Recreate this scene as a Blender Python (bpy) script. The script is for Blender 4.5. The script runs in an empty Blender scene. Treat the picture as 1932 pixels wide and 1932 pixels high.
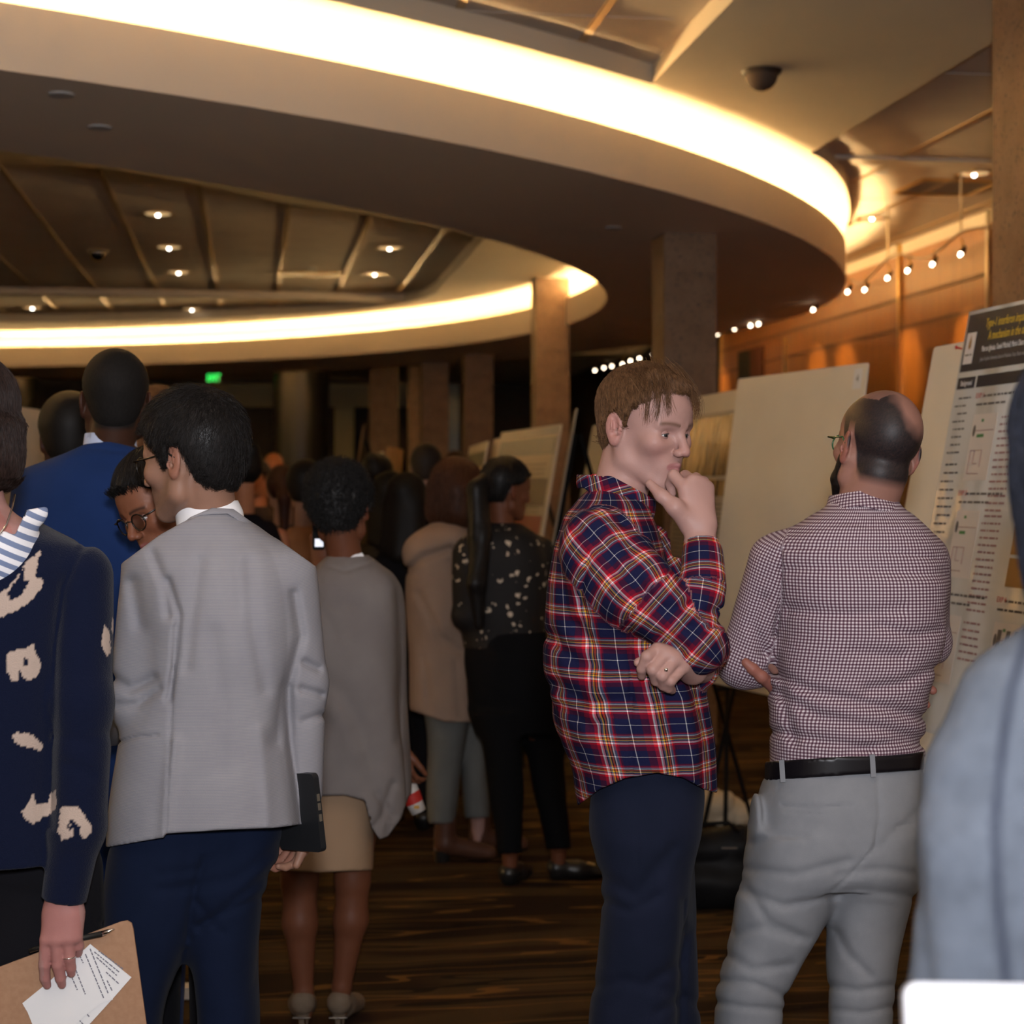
import bpy, bmesh, math, random
import numpy as np
from mathutils import Vector, Matrix
random.seed(7); rng = np.random.default_rng(11)
SC = bpy.context.scene
C = SC.collection
F = 3300.0                      # focal length in pixels of the 1932 px frame
EYE = 1.59                      # camera height, m
HY = 924.0                      # horizon row
def W(px, py, Y):               # the point that stands at depth Y behind the pixel
    return np.array([(px - 966.0) / F * Y, Y, EYE - (py - HY) / F * Y])

# ---------------------------------------------------------------- camera, world, light
cd = bpy.data.cameras.new('camera'); cam = bpy.data.objects.new('camera', cd); C.objects.link(cam)
cam.location = (0, 0, EYE); cam.rotation_euler = (math.radians(90), 0, 0)
cd.sensor_width = 36; cd.lens = 36 * F / 1932; cd.shift_y = -(966 - HY) / 1932
cd.clip_start = 0.05; cd.clip_end = 100
cd.dof.use_dof = True; cd.dof.focus_distance = 3.45; cd.dof.aperture_fstop = 4.5
SC.camera = cam
wd = bpy.data.worlds.new('world'); SC.world = wd; wd.use_nodes = True
wd.node_tree.nodes['Background'].inputs[0].default_value = (1.0, 0.76, 0.54, 1)
wd.node_tree.nodes['Background'].inputs[1].default_value = 0.34
vs = SC.view_settings; vs.view_transform = 'Standard'; vs.look = 'None'; vs.gamma = 1.0; vs.exposure = 0.12; vs.use_curve_mapping = False
def light(kind, name, loc, power, color, **kw):
    l = bpy.data.lights.new(name, kind); l.energy = power; l.color = color
    for k, v in kw.items(): setattr(l, k, v)
    o = bpy.data.objects.new(name, l); C.objects.link(o); o.location = loc
    return o
WARM = (1.0, 0.66, 0.34)
# the photographer's flash, on the camera and tipped slightly up
light('POINT', 'camera_flash', (0.03, -0.08, EYE + 0.20), 205, (0.88, 0.91, 1.0), shadow_soft_size=0.08)
fl = light('AREA', 'camera_flash_head', (0.03, -0.06, EYE + 0.27), 82, (0.95, 0.93, 0.95), shape='RECTANGLE', size=0.10, size_y=0.07)
fl.rotation_euler = (math.radians(90 + 58), 0, 0)
# added warm spots that fill in for unseen hall downlights over the crowd
PSI = math.atan(488 / 3300.0)
UX, UY = -math.sin(PSI), math.cos(PSI)        # the hall's long axis
RX, RY = math.cos(PSI), math.sin(PSI)         # across the hall
def ST(s, t): return (s * RX + t * UX, s * RY + t * UY)
for (s, t, p) in ((-1.6, 3.2, 30), (0.9, 2.0, 22), (2.6, 5.0, 85), (-1.8, 8.0, 95), (1.4, 9.5, 60), (4.2, 9.0, 90)):
    x, y = ST(s, t)
    light('SPOT', 'added_warm_spot', (x, y, 3.7), p, WARM, spot_size=math.radians(115), spot_blend=0.8, shadow_soft_size=0.12)

# ---------------------------------------------------------------- helpers
def tag(o, label=None, cat=None, group=None, kind=None):
    if label: o['label'] = label
    if cat: o['category'] = cat
    if group: o['group'] = group
    if kind: o['kind'] = kind
    return o
def empty(name, loc, label, cat, group=None):
    o = bpy.data.objects.new(name, None); C.objects.link(o); o.location = loc
    o.empty_display_size = 0.1
    return tag(o, label, cat, group)
def mesh_obj(name, verts, faces, mat=None, parent=None, smooth=False, org=None):
    v = np.asarray(verts, float)
    if org is None:
        org = np.array(parent.location) if parent is not None else (v.min(0) + v.max(0)) / 2
        if parent is None: org[2] = v[:, 2].min()
    me = bpy.data.meshes.new(name); me.from_pydata((v - org).tolist(), [], [list(map(int, f)) for f in faces])
    me.update()
    if mat: me.materials.append(mat)
    if smooth: me.polygons.foreach_set('use_smooth', [True] * len(me.polygons))
    o = bpy.data.objects.new(name, me); C.objects.link(o)
    if parent is not None: o.parent = parent; o.location = np.array(org) - world_loc(parent)
    else: o.location = org
    return o
def world_loc(o):
    l = np.zeros(3)
    while o is not None: l += np.array(o.location); o = o.parent
    return l
class MB:
    def __init__(s): s.v = []; s.f = []; s.n = 0
    def add(s, v, f):
        s.v.append(np.asarray(v, float)); s.f += [[i + s.n for i in q] for q in f]; s.n += len(v)
    def box(s, c, h, ax=None):       # centre, half sizes, axes rows
        c = np.array(c, float); ax = np.eye(3) if ax is None else np.array(ax, float)
        v = [c + ax[0] * h[0] * a + ax[1] * h[1] * b + ax[2] * h[2] * d for a in (-1, 1) for b in (-1, 1) for d in (-1, 1)]
        s.add(v, [(0, 1, 3, 2), (4, 6, 7, 5), (0, 4, 5, 1), (2, 3, 7, 6), (0, 2, 6, 4), (1, 5, 7, 3)])
    def tube(s, pts, r, n=8, closed=False, cap=True):
        P = [np.array(p, float) for p in pts]; m = len(P)
        R = [r] * m if np.isscalar(r) else list(r)
        T = []
        for i in range(m):
            a = P[(i - 1) % m] if (closed or i > 0) else P[i]; b = P[(i + 1) % m] if (closed or i < m - 1) else P[i]
            t = b - a; T.append(t / (np.linalg.norm(t) + 1e-12))
        up = np.array([0, 0, 1.0]) if abs(T[0][2]) < 0.9 else np.array([1.0, 0, 0])
        x = np.cross(up, T[0]); x /= np.linalg.norm(x); V = []
        for i in range(m):
            x = x - T[i] * x.dot(T[i]); x /= np.linalg.norm(x); y = np.cross(T[i], x)
            for k in range(n):
                a = 2 * math.pi * k / n; V.append(P[i] + R[i] * (math.cos(a) * x + math.sin(a) * y))
        fs = []
        for i in range(m if closed else m - 1):
            j = (i + 1) % m
            for k in range(n): fs.append((i * n + k, i * n + (k + 1) % n, j * n + (k + 1) % n, j * n + k))
        if cap and not closed: fs += [tuple(range(n))[::-1], tuple((m - 1) * n + k for k in range(n))]
        s.add(V, fs)
    def build(s, name, mat=None, parent=None, smooth=False, org=None):
        return mesh_obj(name, np.concatenate(s.v), s.f, mat, parent, smooth, org)
    def prism(s, poly, z0, z1):
        n = len(poly)
        s.add([(x, y, z0) for x, y in poly] + [(x, y, z1) for x, y in poly],
              [tuple(range(n))[::-1], tuple(range(n, 2 * n))] + [(i, (i + 1) % n, n + (i + 1) % n, n + i) for i in range(n)])
AXH = np.array([[RX, RY, 0], [UX, UY, 0], [0, 0, 1.0]])     # the hall's axes

# ---------------------------------------------------------------- materials
def mat(name, col=(0.8, 0.8, 0.8), rough=0.6, metal=0.0, spec=0.5, emit=None, estr=0.0, sheen=0.0):
    m = bpy.data.materials.new(name); m.use_nodes = True; b = m.node_tree.nodes['Principled BSDF']
    b.inputs['Base Color'].default_value = (*col, 1); b.inputs['Roughness'].default_value = rough
    b.inputs['Metallic'].default_value = metal; b.inputs['Specular IOR Level'].default_value = spec
    if sheen: b.inputs['Sheen Weight'].default_value = sheen
    if emit: b.inputs['Emission Color'].default_value = (*emit, 1); b.inputs['Emission Strength'].default_value = estr
    return m
class NT:
    def __init__(s, m): s.m = m; s.t = m.node_tree; s.b = s.t.nodes['Principled BSDF']
    def n(s, kind, **kw):
        x = s.t.nodes.new(kind)
        for k, v in kw.items():
            if k.startswith('i_'): x.inputs[k[2:].replace('_', ' ')].default_value = v
            else: setattr(x, k, v)
        return x
    def l(s, a, b): s.t.links.new(a, b)
    def math(s, op, a, b=0.0, c=None):
        x = s.n('ShaderNodeMath', operation=op)
        for i, q in enumerate((a, b) if c is None else (a, b, c)):
            if isinstance(q, (int, float)): x.inputs[i].default_value = q
            else: s.l(q, x.inputs[i])
        return x.outputs[0]
    def ramp(s, fac, stops, interp='LINEAR'):
        r = s.n('ShaderNodeValToRGB'); e = r.color_ramp; e.interpolation = interp
        while len(e.elements) < len(stops): e.elements.new(0.5)
        for k, (p, c) in zip(e.elements, stops): k.position = p; k.color = (*c, 1)
        s.l(fac, r.inputs[0]); return r.outputs[0]
    def mix(s, fac, a, b, mode='MIX'):
        x = s.n('ShaderNodeMix', data_type='RGBA', blend_type=mode)
        for i, q in ((0, fac), (6, a), (7, b)):
            if isinstance(q, tuple): x.inputs[i].default_value = (*q, 1)
            elif isinstance(q, (int, float)): x.inputs[i].default_value = q
            else: s.l(q, x.inputs[i])
        return x.outputs[2]
    def coord(s, kind='Object', scale=(1, 1, 1), rot=(0, 0, 0)):
        t = s.n('ShaderNodeTexCoord'); mp = s.n('ShaderNodeMapping'); s.l(t.outputs[kind], mp.inputs[0])
        mp.inputs['Scale'].default_value = scale; mp.inputs['Rotation'].default_value = rot; return mp.outputs[0]
    def attr(s, name, scale=(1, 1, 1)):
        t = s.n('ShaderNodeAttribute', attribute_name=name); mp = s.n('ShaderNodeMapping'); s.l(t.outputs['Vector'], mp.inputs[0])
        mp.inputs['Scale'].default_value = scale; return mp.outputs[0]
    def noise(s, vec, scale, detail=3, out='Fac', rough=0.5):
        x = s.n('ShaderNodeTexNoise'); x.inputs['Scale'].default_value = scale; x.inputs['Detail'].default_value = detail
        x.inputs['Roughness'].default_value = rough
        s.l(vec, x.inputs['Vector']); return x.outputs[out]
    def bump(s, h, strength=0.3, dist=0.01):
        x = s.n('ShaderNodeBump'); x.inputs['Strength'].default_value = strength; x.inputs['Distance'].default_value = dist
        s.l(h, x.inputs['Height']); s.l(x.outputs[0], s.b.inputs['Normal'])
    def base(s, c): s.l(c, s.b.inputs['Base Color'])
def noisy(name, c1, c2, scale=8, rough=0.7, bump=0.0, bscale=None, stretch=(1, 1, 1), bd=0.003, **kw):
    kw.setdefault('spec', 0.3); m = mat(name, c1, rough, **kw); t = NT(m); co = t.coord('Object', stretch)
    t.base(t.ramp(t.noise(co, scale, 4), [(0.35, c1), (0.65, c2)]))
    if bump: t.bump(t.noise(co, bscale or scale * 4, 3), bump, bd)
    return m
M = {}
M['gypsum'] = noisy('painted_gypsum', (0.64, 0.55, 0.43), (0.67, 0.58, 0.46), 1.2, 0.75)
M['soffit'] = noisy('painted_soffit', (0.78, 0.66, 0.53), (0.81, 0.69, 0.56), 0.8, 0.7)
M['tile'] = noisy('ceiling_tile', (0.60, 0.51, 0.43), (0.65, 0.56, 0.47), 3, 0.85, 0.2, 60)
M['bar'] = mat('grid_bar', (0.50, 0.37, 0.22), 0.42, metal=0.9)
M['stone'] = mat('speckled_stone', rough=0.6)
t = NT(M['stone']); co = t.coord()
t.base(t.mix(t.ramp(t.noise(co, 48, 2), [(0.58, (0, 0, 0)), (0.68, (1, 1, 1))]), t.ramp(t.noise(co, 9, 6), [(0.3, (0.21, 0.125, 0.072)), (0.7, (0.29, 0.18, 0.11))]), (0.12, 0.08, 0.06)))
t.bump(t.noise(co, 60, 3), 0.5, 0.004)
M['black'] = mat('black_paint', (0.004, 0.004, 0.004), 0.7, spec=0.2)
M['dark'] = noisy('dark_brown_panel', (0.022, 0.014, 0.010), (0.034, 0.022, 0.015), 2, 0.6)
M['olive'] = noisy('olive_paint', (0.42, 0.36, 0.22), (0.46, 0.40, 0.25), 1, 0.8)
M['foam'] = noisy('foam_board', (0.76, 0.69, 0.56), (0.81, 0.74, 0.61), 2.5, 0.55, 0.12, 6, bd=0.01)
M['paper'] = mat('white_paper', (0.80, 0.80, 0.80), 0.6)
M['ink'] = mat('dark_ink', (0.03, 0.03, 0.04), 0.6)
M['chrome'] = mat('chrome', (0.75, 0.73, 0.70), 0.2, metal=1.0)
M['brass'] = mat('brass', (0.62, 0.42, 0.16), 0.28, metal=1.0)
M['steel'] = mat('brushed_steel', (0.42, 0.36, 0.28), 0.35, metal=0.8)
# carpet: dark plank-like bands running across the hall with thin gold seams
M['carpet'] = mat('banded_carpet', rough=0.95, spec=0.1); t = NT(M['carpet'])
co = t.coord('Object', (1, 1, 1), (0, 0, -PSI)); sep = t.n('ShaderNodeSeparateXYZ'); t.l(co, sep.inputs[0])
wob = t.noise(co, 1.3, 2)
yy = t.math('ADD', sep.outputs[1], t.math('MULTIPLY', t.math('SUBTRACT', wob, 0.5), 0.16))
cmb = t.n('ShaderNodeCombineXYZ'); t.l(t.math('MULTIPLY', sep.outputs[0], 0.40), cmb.inputs[0]); t.l(t.math('MULTIPLY', yy, 3.6), cmb.inputs[1])
band = t.noise(cmb.outputs[0], 1.0, 2, rough=0.35)
c1 = t.ramp(band, [(0.34, (0.015, 0.008, 0.005)), (0.45, (0.022, 0.011, 0.006)), (0.48, (0.050, 0.030, 0.013)), (0.58, (0.056, 0.033, 0.014)), (0.61, (0.030, 0.014, 0.008)), (0.72, (0.016, 0.008, 0.005))])
cmb2 = t.n('ShaderNodeCombineXYZ'); t.l(t.math('MULTIPLY', sep.outputs[0], 0.8), cmb2.inputs[0]); t.l(t.math('MULTIPLY', yy, 7.0), cmb2.inputs[1])
n2 = t.noise(cmb2.outputs[0], 1.0, 1)
ln = t.math('LESS_THAN', t.math('ABSOLUTE', t.math('SUBTRACT', n2, 0.52)), 0.012)
c2 = t.mix(t.math('MULTIPLY', ln, 0.8), c1, (0.15, 0.075, 0.020))
ln2 = t.math('LESS_THAN', t.math('ABSOLUTE', t.math('SUBTRACT', n2, 0.62)), 0.016)
c3 = t.mix(t.math('MULTIPLY', ln2, 0.85), c2, (0.008, 0.004, 0.003))
t.base(c3); t.bump(t.noise(co, 260, 2), 0.5, 0.004)
# wood veneer of the long wall
M['wood'] = mat('wood_veneer', rough=0.38); t = NT(M['wood'])
co = t.coord('Object', (1, 1, 1), (0, 0, -PSI)); mp = t.n('ShaderNodeMapping'); t.l(co, mp.inputs[0]); mp.inputs['Scale'].default_value = (1, 9, 0.5)
t.base(t.ramp(t.noise(mp.outputs[0], 3.0, 6), [(0.25, (0.15, 0.048, 0.007)), (0.5, (0.21, 0.075, 0.011)), (0.75, (0.28, 0.108, 0.018))]))
t.bump(t.noise(mp.outputs[0], 12, 3), 0.08, 0.003)
# ================================================================ the hall
HC, HG, HL, HS = 2.15, 2.05, 1.86, 1.60          # tile ceiling, gypsum, cove lip, soffit: heights above the lens
def PL(px, py, H):                                # plan point of a ceiling pixel at height H
    Y = H * F / (HY - py); return np.array([(px - 966) / F * Y, Y])
def box_floor(name, m, s0, s1, t0, t1, z0, z1, kind='structure'):
    b = MB(); c = ST((s0 + s1) / 2, (t0 + t1) / 2); b.box((c[0], c[1], (z0 + z1) / 2), ((s1 - s0) / 2, (t1 - t0) / 2, (z1 - z0) / 2), AXH)
    o = b.build(name, m); tag(o, kind=kind); return o
SWALL = 5.60
box_floor('floor', M['carpet'], -14, 7.0, -3, 36, -0.1, 0.0)
box_floor('ceiling', M['tile'], -14, 7.0, -3, 36, EYE + HC, EYE + HC + 0.1)
# long panelled wall on one side of the hall
box_floor('wall_right', M['wood'], SWALL, SWALL + 0.2, 3, 20.55, 0, EYE + HC)
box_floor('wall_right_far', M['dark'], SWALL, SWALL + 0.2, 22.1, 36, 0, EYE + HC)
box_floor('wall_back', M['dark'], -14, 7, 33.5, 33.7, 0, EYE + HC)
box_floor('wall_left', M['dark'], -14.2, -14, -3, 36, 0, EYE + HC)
# grooves and uprights of the panelling
n = 1
groove = mat('groove', (0.10, 0.04, 0.012), 0.6)
for H in (1.67, 1.41, 0.62, 0.36, -0.3):
    box_floor('trim_%d' % n, groove, SWALL - 0.012, SWALL, 3, 20.55, EYE + H - 0.014, EYE + H + 0.014); n += 1
for px in (1700, 1483, 1362, 1868):
    g = (px - 966) / F; t = SWALL / RX / (g - UX / UY * 1.0) if False else None
    Y = (SWALL / RX) / (g + RY / RX); s, tt = SWALL, g * Y * UX + Y * UY
    box_floor('trim_%d' % n, M['brass'] if px != 1868 else M['steel'], SWALL - 0.03, SWALL, tt - 0.022, tt + 0.022, 0.1, EYE + 1.62 if px == 1483 else EYE + HC); n += 1
# dark doorway in the panelling with a red-brown leaf
def tt_of(px, s=SWALL):
    g = (px - 966) / F; Y = (s / RX) / (g + RY / RX); return g * Y * UX + Y * UY
reddoor = noisy('red_brown_door', (0.045, 0.010, 0.004), (0.06, 0.014, 0.005), 3, 0.8)
ta, tb, tc = tt_of(1442), tt_of(1418), tt_of(1395)
box_floor('wall_right_recess', M['black'], SWALL + 0.2, SWALL + 0.3, 20, 22.4, 0, EYE + HC)
b = MB()
for (a, c_, m_) in ((0, 0, 0),):
    pass
box_floor('door_1', reddoor, SWALL - 0.02, SWALL, ta, tb, 0.0, EYE + 1.60)
box_floor('doorway_shade_sheet', M['black'], SWALL - 0.02, SWALL, tb, tc, 0.0, EYE + 1.60)  # flat black sheet painted in for the shade of the open doorway
# ring-shaped dropped soffit with its cove
def ell(cx, cy, a, b_, phi, n_, d=0.0, N=160):
    th = np.linspace(0, 2 * math.pi, N, endpoint=False); c, s = np.cos(th), np.sin(th)
    x = (a + d) * np.sign(c) * abs(c) ** (2 / n_); y = (b_ + d) * np.sign(s) * abs(s) ** (2 / n_)
    return np.c_[cx + x * math.cos(phi) - y * math.sin(phi), cy + x * math.sin(phi) + y * math.cos(phi)]
EO = (-7.696, 14.865, 10.412, 10.055, 0.042, 1.911); EI = (-9.781, 13.924, 10.737, 8.758, 0.312, 2.018)
def ring(name, m, prof, N=160):           # prof: (which ellipse, offset, height above lens)
    V, Fc = [], []; k = len(prof)
    for e, d, h in prof:
        P = ell(*(EO if e else EI), d=d, N=N); V.append(np.c_[P, np.full(N, EYE + h)])
    for i in range(k):
        j = (i + 1) % k
        for q in range(N): r = (q + 1) % N; Fc.append((i * N + q, i * N + r, j * N + r, j * N + q))
    return mesh_obj(name, np.concatenate(V), Fc, m, smooth=False)
def shade_smooth(o, ang=30):
    me = o.data; me.polygons.foreach_set('use_smooth', [True] * len(me.polygons))
    try: me.set_sharp_from_angle(angle=math.radians(ang))
    except Exception: pass
o = ring('ceiling_soffit_ring', M['soffit'], [(1, 0, HS), (1, 0, HL), (1, -0.05, HL), (1, -0.05, HS + 0.06), (0, 0.05, HS + 0.06), (0, 0.05, HL), (0, 0, HL), (0, 0, HS)])
tag(o, kind='structure'); shade_smooth(o)
cove = mat('cove_tube', (1, 0.85, 0.6), 0.5, emit=(1.0, 0.70, 0.32), estr=125)
for e, d, nm in ((1, -0.20, 'outer'), (0, 0.20, 'inner')):
    P = ell(*(EO if e else EI), d=d, N=90); b = MB(); b.tube([(x, y, EYE + HS + 0.14) for x, y in P], 0.022, 6, closed=True)
    o = b.build('cove_light', cove)
    tag(o, 'warm glowing tube light hidden in the %s cove of the ceiling ring' % nm, 'light')
# gypsum ceiling with three recesses that hold the tiles
def smooth_pts(P, n=8):
    P = [np.array(p) for p in P]; out = []
    for i in range(len(P) - 1):
        p0, p1, p2, p3 = P[max(i - 1, 0)], P[i], P[i + 1], P[min(i + 2, len(P) - 1)]
        for k in range(n):
            u = k / n; out.append(0.5 * ((2 * p1) + (-p0 + p2) * u + (2 * p0 - 5 * p1 + 4 * p2 - p3) * u * u + (-p0 + 3 * p1 - 3 * p2 + p3) * u ** 3))
    out.append(P[-1]); return out
S1, S2 = 1.97, 3.35
near = smooth_pts([PL(x, y, HG) for x, y in ((-420, 285), (-200, 297), (0, 311), (180, 317), (368, 347), (537, 383), (695, 404), (832, 431), (915, 449))])
far = smooth_pts([PL(x, y, HG) for x, y in ((822, 551), (770, 570), (640, 588), (400, 600), (150, 607), (-100, 609), (-420, 608))])
A_ = [p for p in near] + [p for p in far]
top = smooth_pts([PL(x, y, HG) for x, y in ((1230, 158), (1100, 120), (966, 84), (780, 38), (620, 0), (400, -50), (100, -105))])
B_ = top + [np.array(ST(-9.5, 3.6)), np.array(ST(-9.5, -2.5)), np.array(ST(S1, -2.5))]
rc = smooth_pts([PL(x, y, HG) for x, y in ((1529, 289), (1560, 306), (1590, 342), (1602, 380), (1600, 420), (1575, 465), (1520, 505))])
D_ = [np.array(ST(S2, -2.5))] + rc + [np.array(ST(S2 - 0.2, 26)), np.array(ST(SWALL - 0.0, 26)), np.array(ST(SWALL - 0.0, -2.5))]
outer = [np.array(ST(a, c)) for a, c in ((-13.9, -2.9), (SWALL, -2.9), (SWALL, 33.4), (-13.9, 33.4))]
bm = bmesh.new(); edges = []
def area2(L): return sum(L[i][0] * L[(i + 1) % len(L)][1] - L[(i + 1) % len(L)][0] * L[i][1] for i in range(len(L)))
stepv = MB()
for L in (outer, A_, B_, D_[:0] or D_):
    vs_ = [bm.verts.new((p[0], p[1], EYE + HG)) for p in L]
    edges += [bm.edges.new((vs_[i], vs_[(i + 1) % len(vs_)])) for i in range(len(vs_))]
    if L is not outer:
        m_ = len(L); stepv.add([(p[0], p[1], EYE + HG) for p in L] + [(p[0], p[1], EYE + HC) for p in L], [(i, (i + 1) % m_, m_ + (i + 1) % m_, m_ + i) for i in range(m_)])
bmesh.ops.triangle_fill(bm, use_beauty=True, use_dissolve=False, edges=edges)
me = bpy.data.meshes.new('ceiling_gypsum'); bm.to_mesh(me); bm.free(); me.materials.append(M['gypsum'])
o = bpy.data.objects.new('ceiling_gypsum', me); C.objects.link(o); tag(o, kind='structure')
o = stepv.build('trim_%d' % n, M['gypsum']); tag(o, kind='structure'); n += 1
# grid bars under the tiles
def inside(L, p):
    c = False
    for i in range(len(L)):
        a, b2 = L[i], L[i - 1]
        if (a[1] > p[1]) != (b2[1] > p[1]) and p[0] < (b2[0] - a[0]) * (p[1] - a[1]) / (b2[1] - a[1]) + a[0]: c = not c
    return c
bars = MB(); K = 0.646
s_ref = (190 - 966) / F * (HC * F / 366) * RX + (HC * F / 366) * RY
for L, lo, hi in ((A_, -9, S1), (B_, -9, S1), (D_, S2, SWALL)):
    s = s_ref - 30 * K
    while s < hi:
        if s > lo:
            run = None
            for t_ in np.arange(-2.5, 27, 0.08):
                ins = inside(L, ST(s, t_)) and inside(L, ST(s, t_ + 0.08))
                if ins and run is None: run = t_
                if not ins and run is not None:
                    if t_ - run > 0.3:
                        c = ST(s, (run + t_) / 2); bars.box((c[0], c[1], EYE + HC - 0.0035), (0.020, (t_ - run) / 2, 0.0035), AXH)
                    run = None
        s += K
o = bars.build('trim_%d' % n, M['bar']); tag(o, kind='structure'); n += 1
# cross joints
bars = MB()
for t_ in (19.25,):
    c = ST((-9 + S1) / 2, t_); bars.box((c[0], c[1], EYE + HC - 0.035), ((S1 + 9) / 2, 0.09, 0.035), AXH)
for t_, w in ((10.9, 0.10), (8.6, 0.012), (14.6, 0.012), (12.4, 0.012)):
    c = ST((S2 + SWALL) / 2, t_); bars.box((c[0], c[1], EYE + HC - (0.012 if w > .05 else 0.002)), ((SWALL - S2) / 2, w, 0.012 if w > .05 else 0.002), AXH)
for t_ in (5.2, 6.5, 7.8):
    c = ST(-2, t_); bars.box((c[0], c[1], EYE + HC - 0.002), (3.9, 0.010, 0.002), AXH)
o = bars.build('trim_%d' % n, M['tile']); tag(o, kind='structure'); n += 1

# ---- stone columns
def column(px, Y, w, label, H=HS, side=None):
    x0 = (px - 966) / F * Y; b = MB()
    c = np.array([x0, Y]) + np.array([RX, RY]) * w / 2 + np.array([UX, UY]) * w / 2
    b.box((c[0], c[1], (EYE + H) / 2 + 0.0), (w / 2, w / 2, (EYE + H) / 2 - 0.002), AXH)
    o = b.build('column', M['stone']); tag(o, label, 'column', 'square columns of the hall'); return o
column(1253, 10.85, 0.335, 'square dark stone column under the ceiling ring, just above the fair-haired man in plaid')
column(1012, 16.9, 0.325, 'square orange-lit stone column crossing the glowing inner cove', HC)
column(878, 20.6, 0.33, 'dim brown column behind the boards, beside the orange-lit one', HS)
column(797, 21.9, 0.33, 'golden-brown column standing further back, above the heads of the crowd', HS)
column(771, 27.2, 0.24, 'dark narrow column partly hidden behind the golden-brown column', HG)
column(699, 28.0, 0.45, 'dark brown column in the back of the hall beside the olive wall pier', HG)
column(1941, 6.75, 0.335, 'speckled tan stone column at the edge of the frame behind the navy-headed poster', HG)
for px, Y, r, lab in ((568, 26.5, 0.42, 'thick round dark column in the back of the hall'), (28, 26.0, 0.34, 'round black column far back above the left display boards')):
    b = MB(); x = (px - 966) / F * Y; b.tube([(x, Y, 0.0), (x, Y, EYE + HG - 0.002)], r, 40)
    o = b.build('round_column', mat('dark_column', (0.012, 0.010, 0.010), 0.35), smooth=True); shade_smooth(o); tag(o, lab, 'column')
# back wall: olive band with a pier
b = MB()
for x0, x1, y0, y1 in ((132, 770, 725, 768), (632, 668, 768, 1085)):
    Y = 33.0; p, q = W(x0, y0, Y), W(x1, y1, Y); b.box(((p[0] + q[0]) / 2, Y, (p[2] + q[2]) / 2), ((q[0] - p[0]) / 2, 0.06, (p[2] - q[2]) / 2))
o = b.build('wall_back_panel', M['olive']); tag(o, kind='structure')
b = MB(); p, q = W(844, 725, 32.5), W(866, 880, 32.5); b.box(((p[0] + q[0]) / 2, 32.5, (p[2] + q[2]) / 2), ((q[0] - p[0]) / 2, 0.04, (p[2] - q[2]) / 2))
o = b.build('window_1', mat('dim_blue_glass', (0.12, 0.17, 0.20), 0.15)); tag(o, kind='structure')
# exit sign
def flat_text(name, s, size, loc, mat_, parent=None, ax=None, align='CENTER', sx=1.0, ext=0.0006, off=0.0):
    cu = bpy.data.curves.new(name, 'FONT'); cu.body = s; cu.size = size; cu.align_x = align; cu.align_y = 'CENTER'; cu.extrude = ext; cu.resolution_u = 2; cu.offset = off
    to = bpy.data.objects.new('tmp', cu); C.objects.link(to)
    dg = bpy.context.evaluated_depsgraph_get(); me = bpy.data.meshes.new_from_object(to.evaluated_get(dg))
    n_ = len(me.vertices); co = np.zeros(n_ * 3); me.vertices.foreach_get('co', co); co = co.reshape(-1, 3)
    A = np.array(ax if ax is not None else [[1, 0, 0], [0, 0, 1], [0, -1, 0]], float)
    wv = np.array(loc) + co[:, :1] * sx * A[0] + co[:, 1:2] * A[1] + co[:, 2:3] * A[2]
    fs = [list(p.vertices) for p in me.polygons]
    bpy.data.objects.remove(to); bpy.data.curves.remove(cu); bpy.data.meshes.remove(me)
    if n_ == 0: return None
    return (wv, fs) if name is None else mesh_obj(name, wv, fs, mat_, parent)
p = W(403.5, 713, 27)
ex = empty('exit_sign', p, 'green lit EXIT sign hanging far back over the crowd', 'exit sign')
b = MB(); b.box(p, (0.105, 0.025, 0.085)); b.build('sign_housing', mat('sign_dark', (0.01, 0.02, 0.01), 0.5), ex)
flat_text('lettering', 'EXIT', 0.155, p + np.array([0, -0.028, 0]), mat('green_glow', (0, 0.3, 0.05), 0.5, emit=(0.02, 0.9, 0.12), estr=1.6), ex, sx=0.62, off=0.004)
b = MB(); b.tube([p + np.array([0, 0, 0.085]), [p[0], p[1], EYE + HG]], 0.012, 6); b.build('hanger', M['black'], ex)

# ---- ceiling fittings
glow = mat('downlight_lamp', (1, 0.95, 0.85), 0.3, emit=(1.0, 0.93, 0.80), estr=14)
def copy_tree(o, loc):
    c = o.copy(); C.objects.link(c); c.location = loc
    for ch in o.children:
        k = ch.copy(); C.objects.link(k); k.parent = c
        for g in ch.children:
            h = g.copy(); C.objects.link(h); h.parent = k
    return c
def disc(b, c, r0, r1, z0, z1, n=24, top=False):
    V = []
    for r, z in ((r0, z0), (r1, z1)): V += [(c[0] + r * math.cos(2 * math.pi * k / n), c[1] + r * math.sin(2 * math.pi * k / n), z) for k in range(n)]
    b.add(V, [(k, (k + 1) % n, n + (k + 1) % n, n + k) for k in range(n)] + ([tuple(range(n, 2 * n))] if top else []))
P0 = PL(298, 403, HC); z = EYE + HC
dl = empty('downlight', (P0[0], P0[1], z), 'round chrome downlight, the largest and nearest in the recessed tile ceiling', 'ceiling light', 'downlights')
b = MB(); disc(b, P0, 0.135, 0.10, z - 0.012, z - 0.004); b.build('trim_ring', M['brass'], dl, smooth=True)
b = MB(); disc(b, P0, 0.10, 0.075, z - 0.004, z - 0.0095, top=True); b.build('reflector', mat('painted_glow_reflector', (0.6, 0.4, 0.2), 0.3, metal=0.6, emit=(1.0, 0.66, 0.30), estr=0.55), dl, smooth=True)  # lamp light on the reflector is put in as emission
b = MB(); disc(b, P0, 0.017, 0.010, z - 0.0096, z - 0.024, top=True); b.build('lamp', glow, dl)
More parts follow.
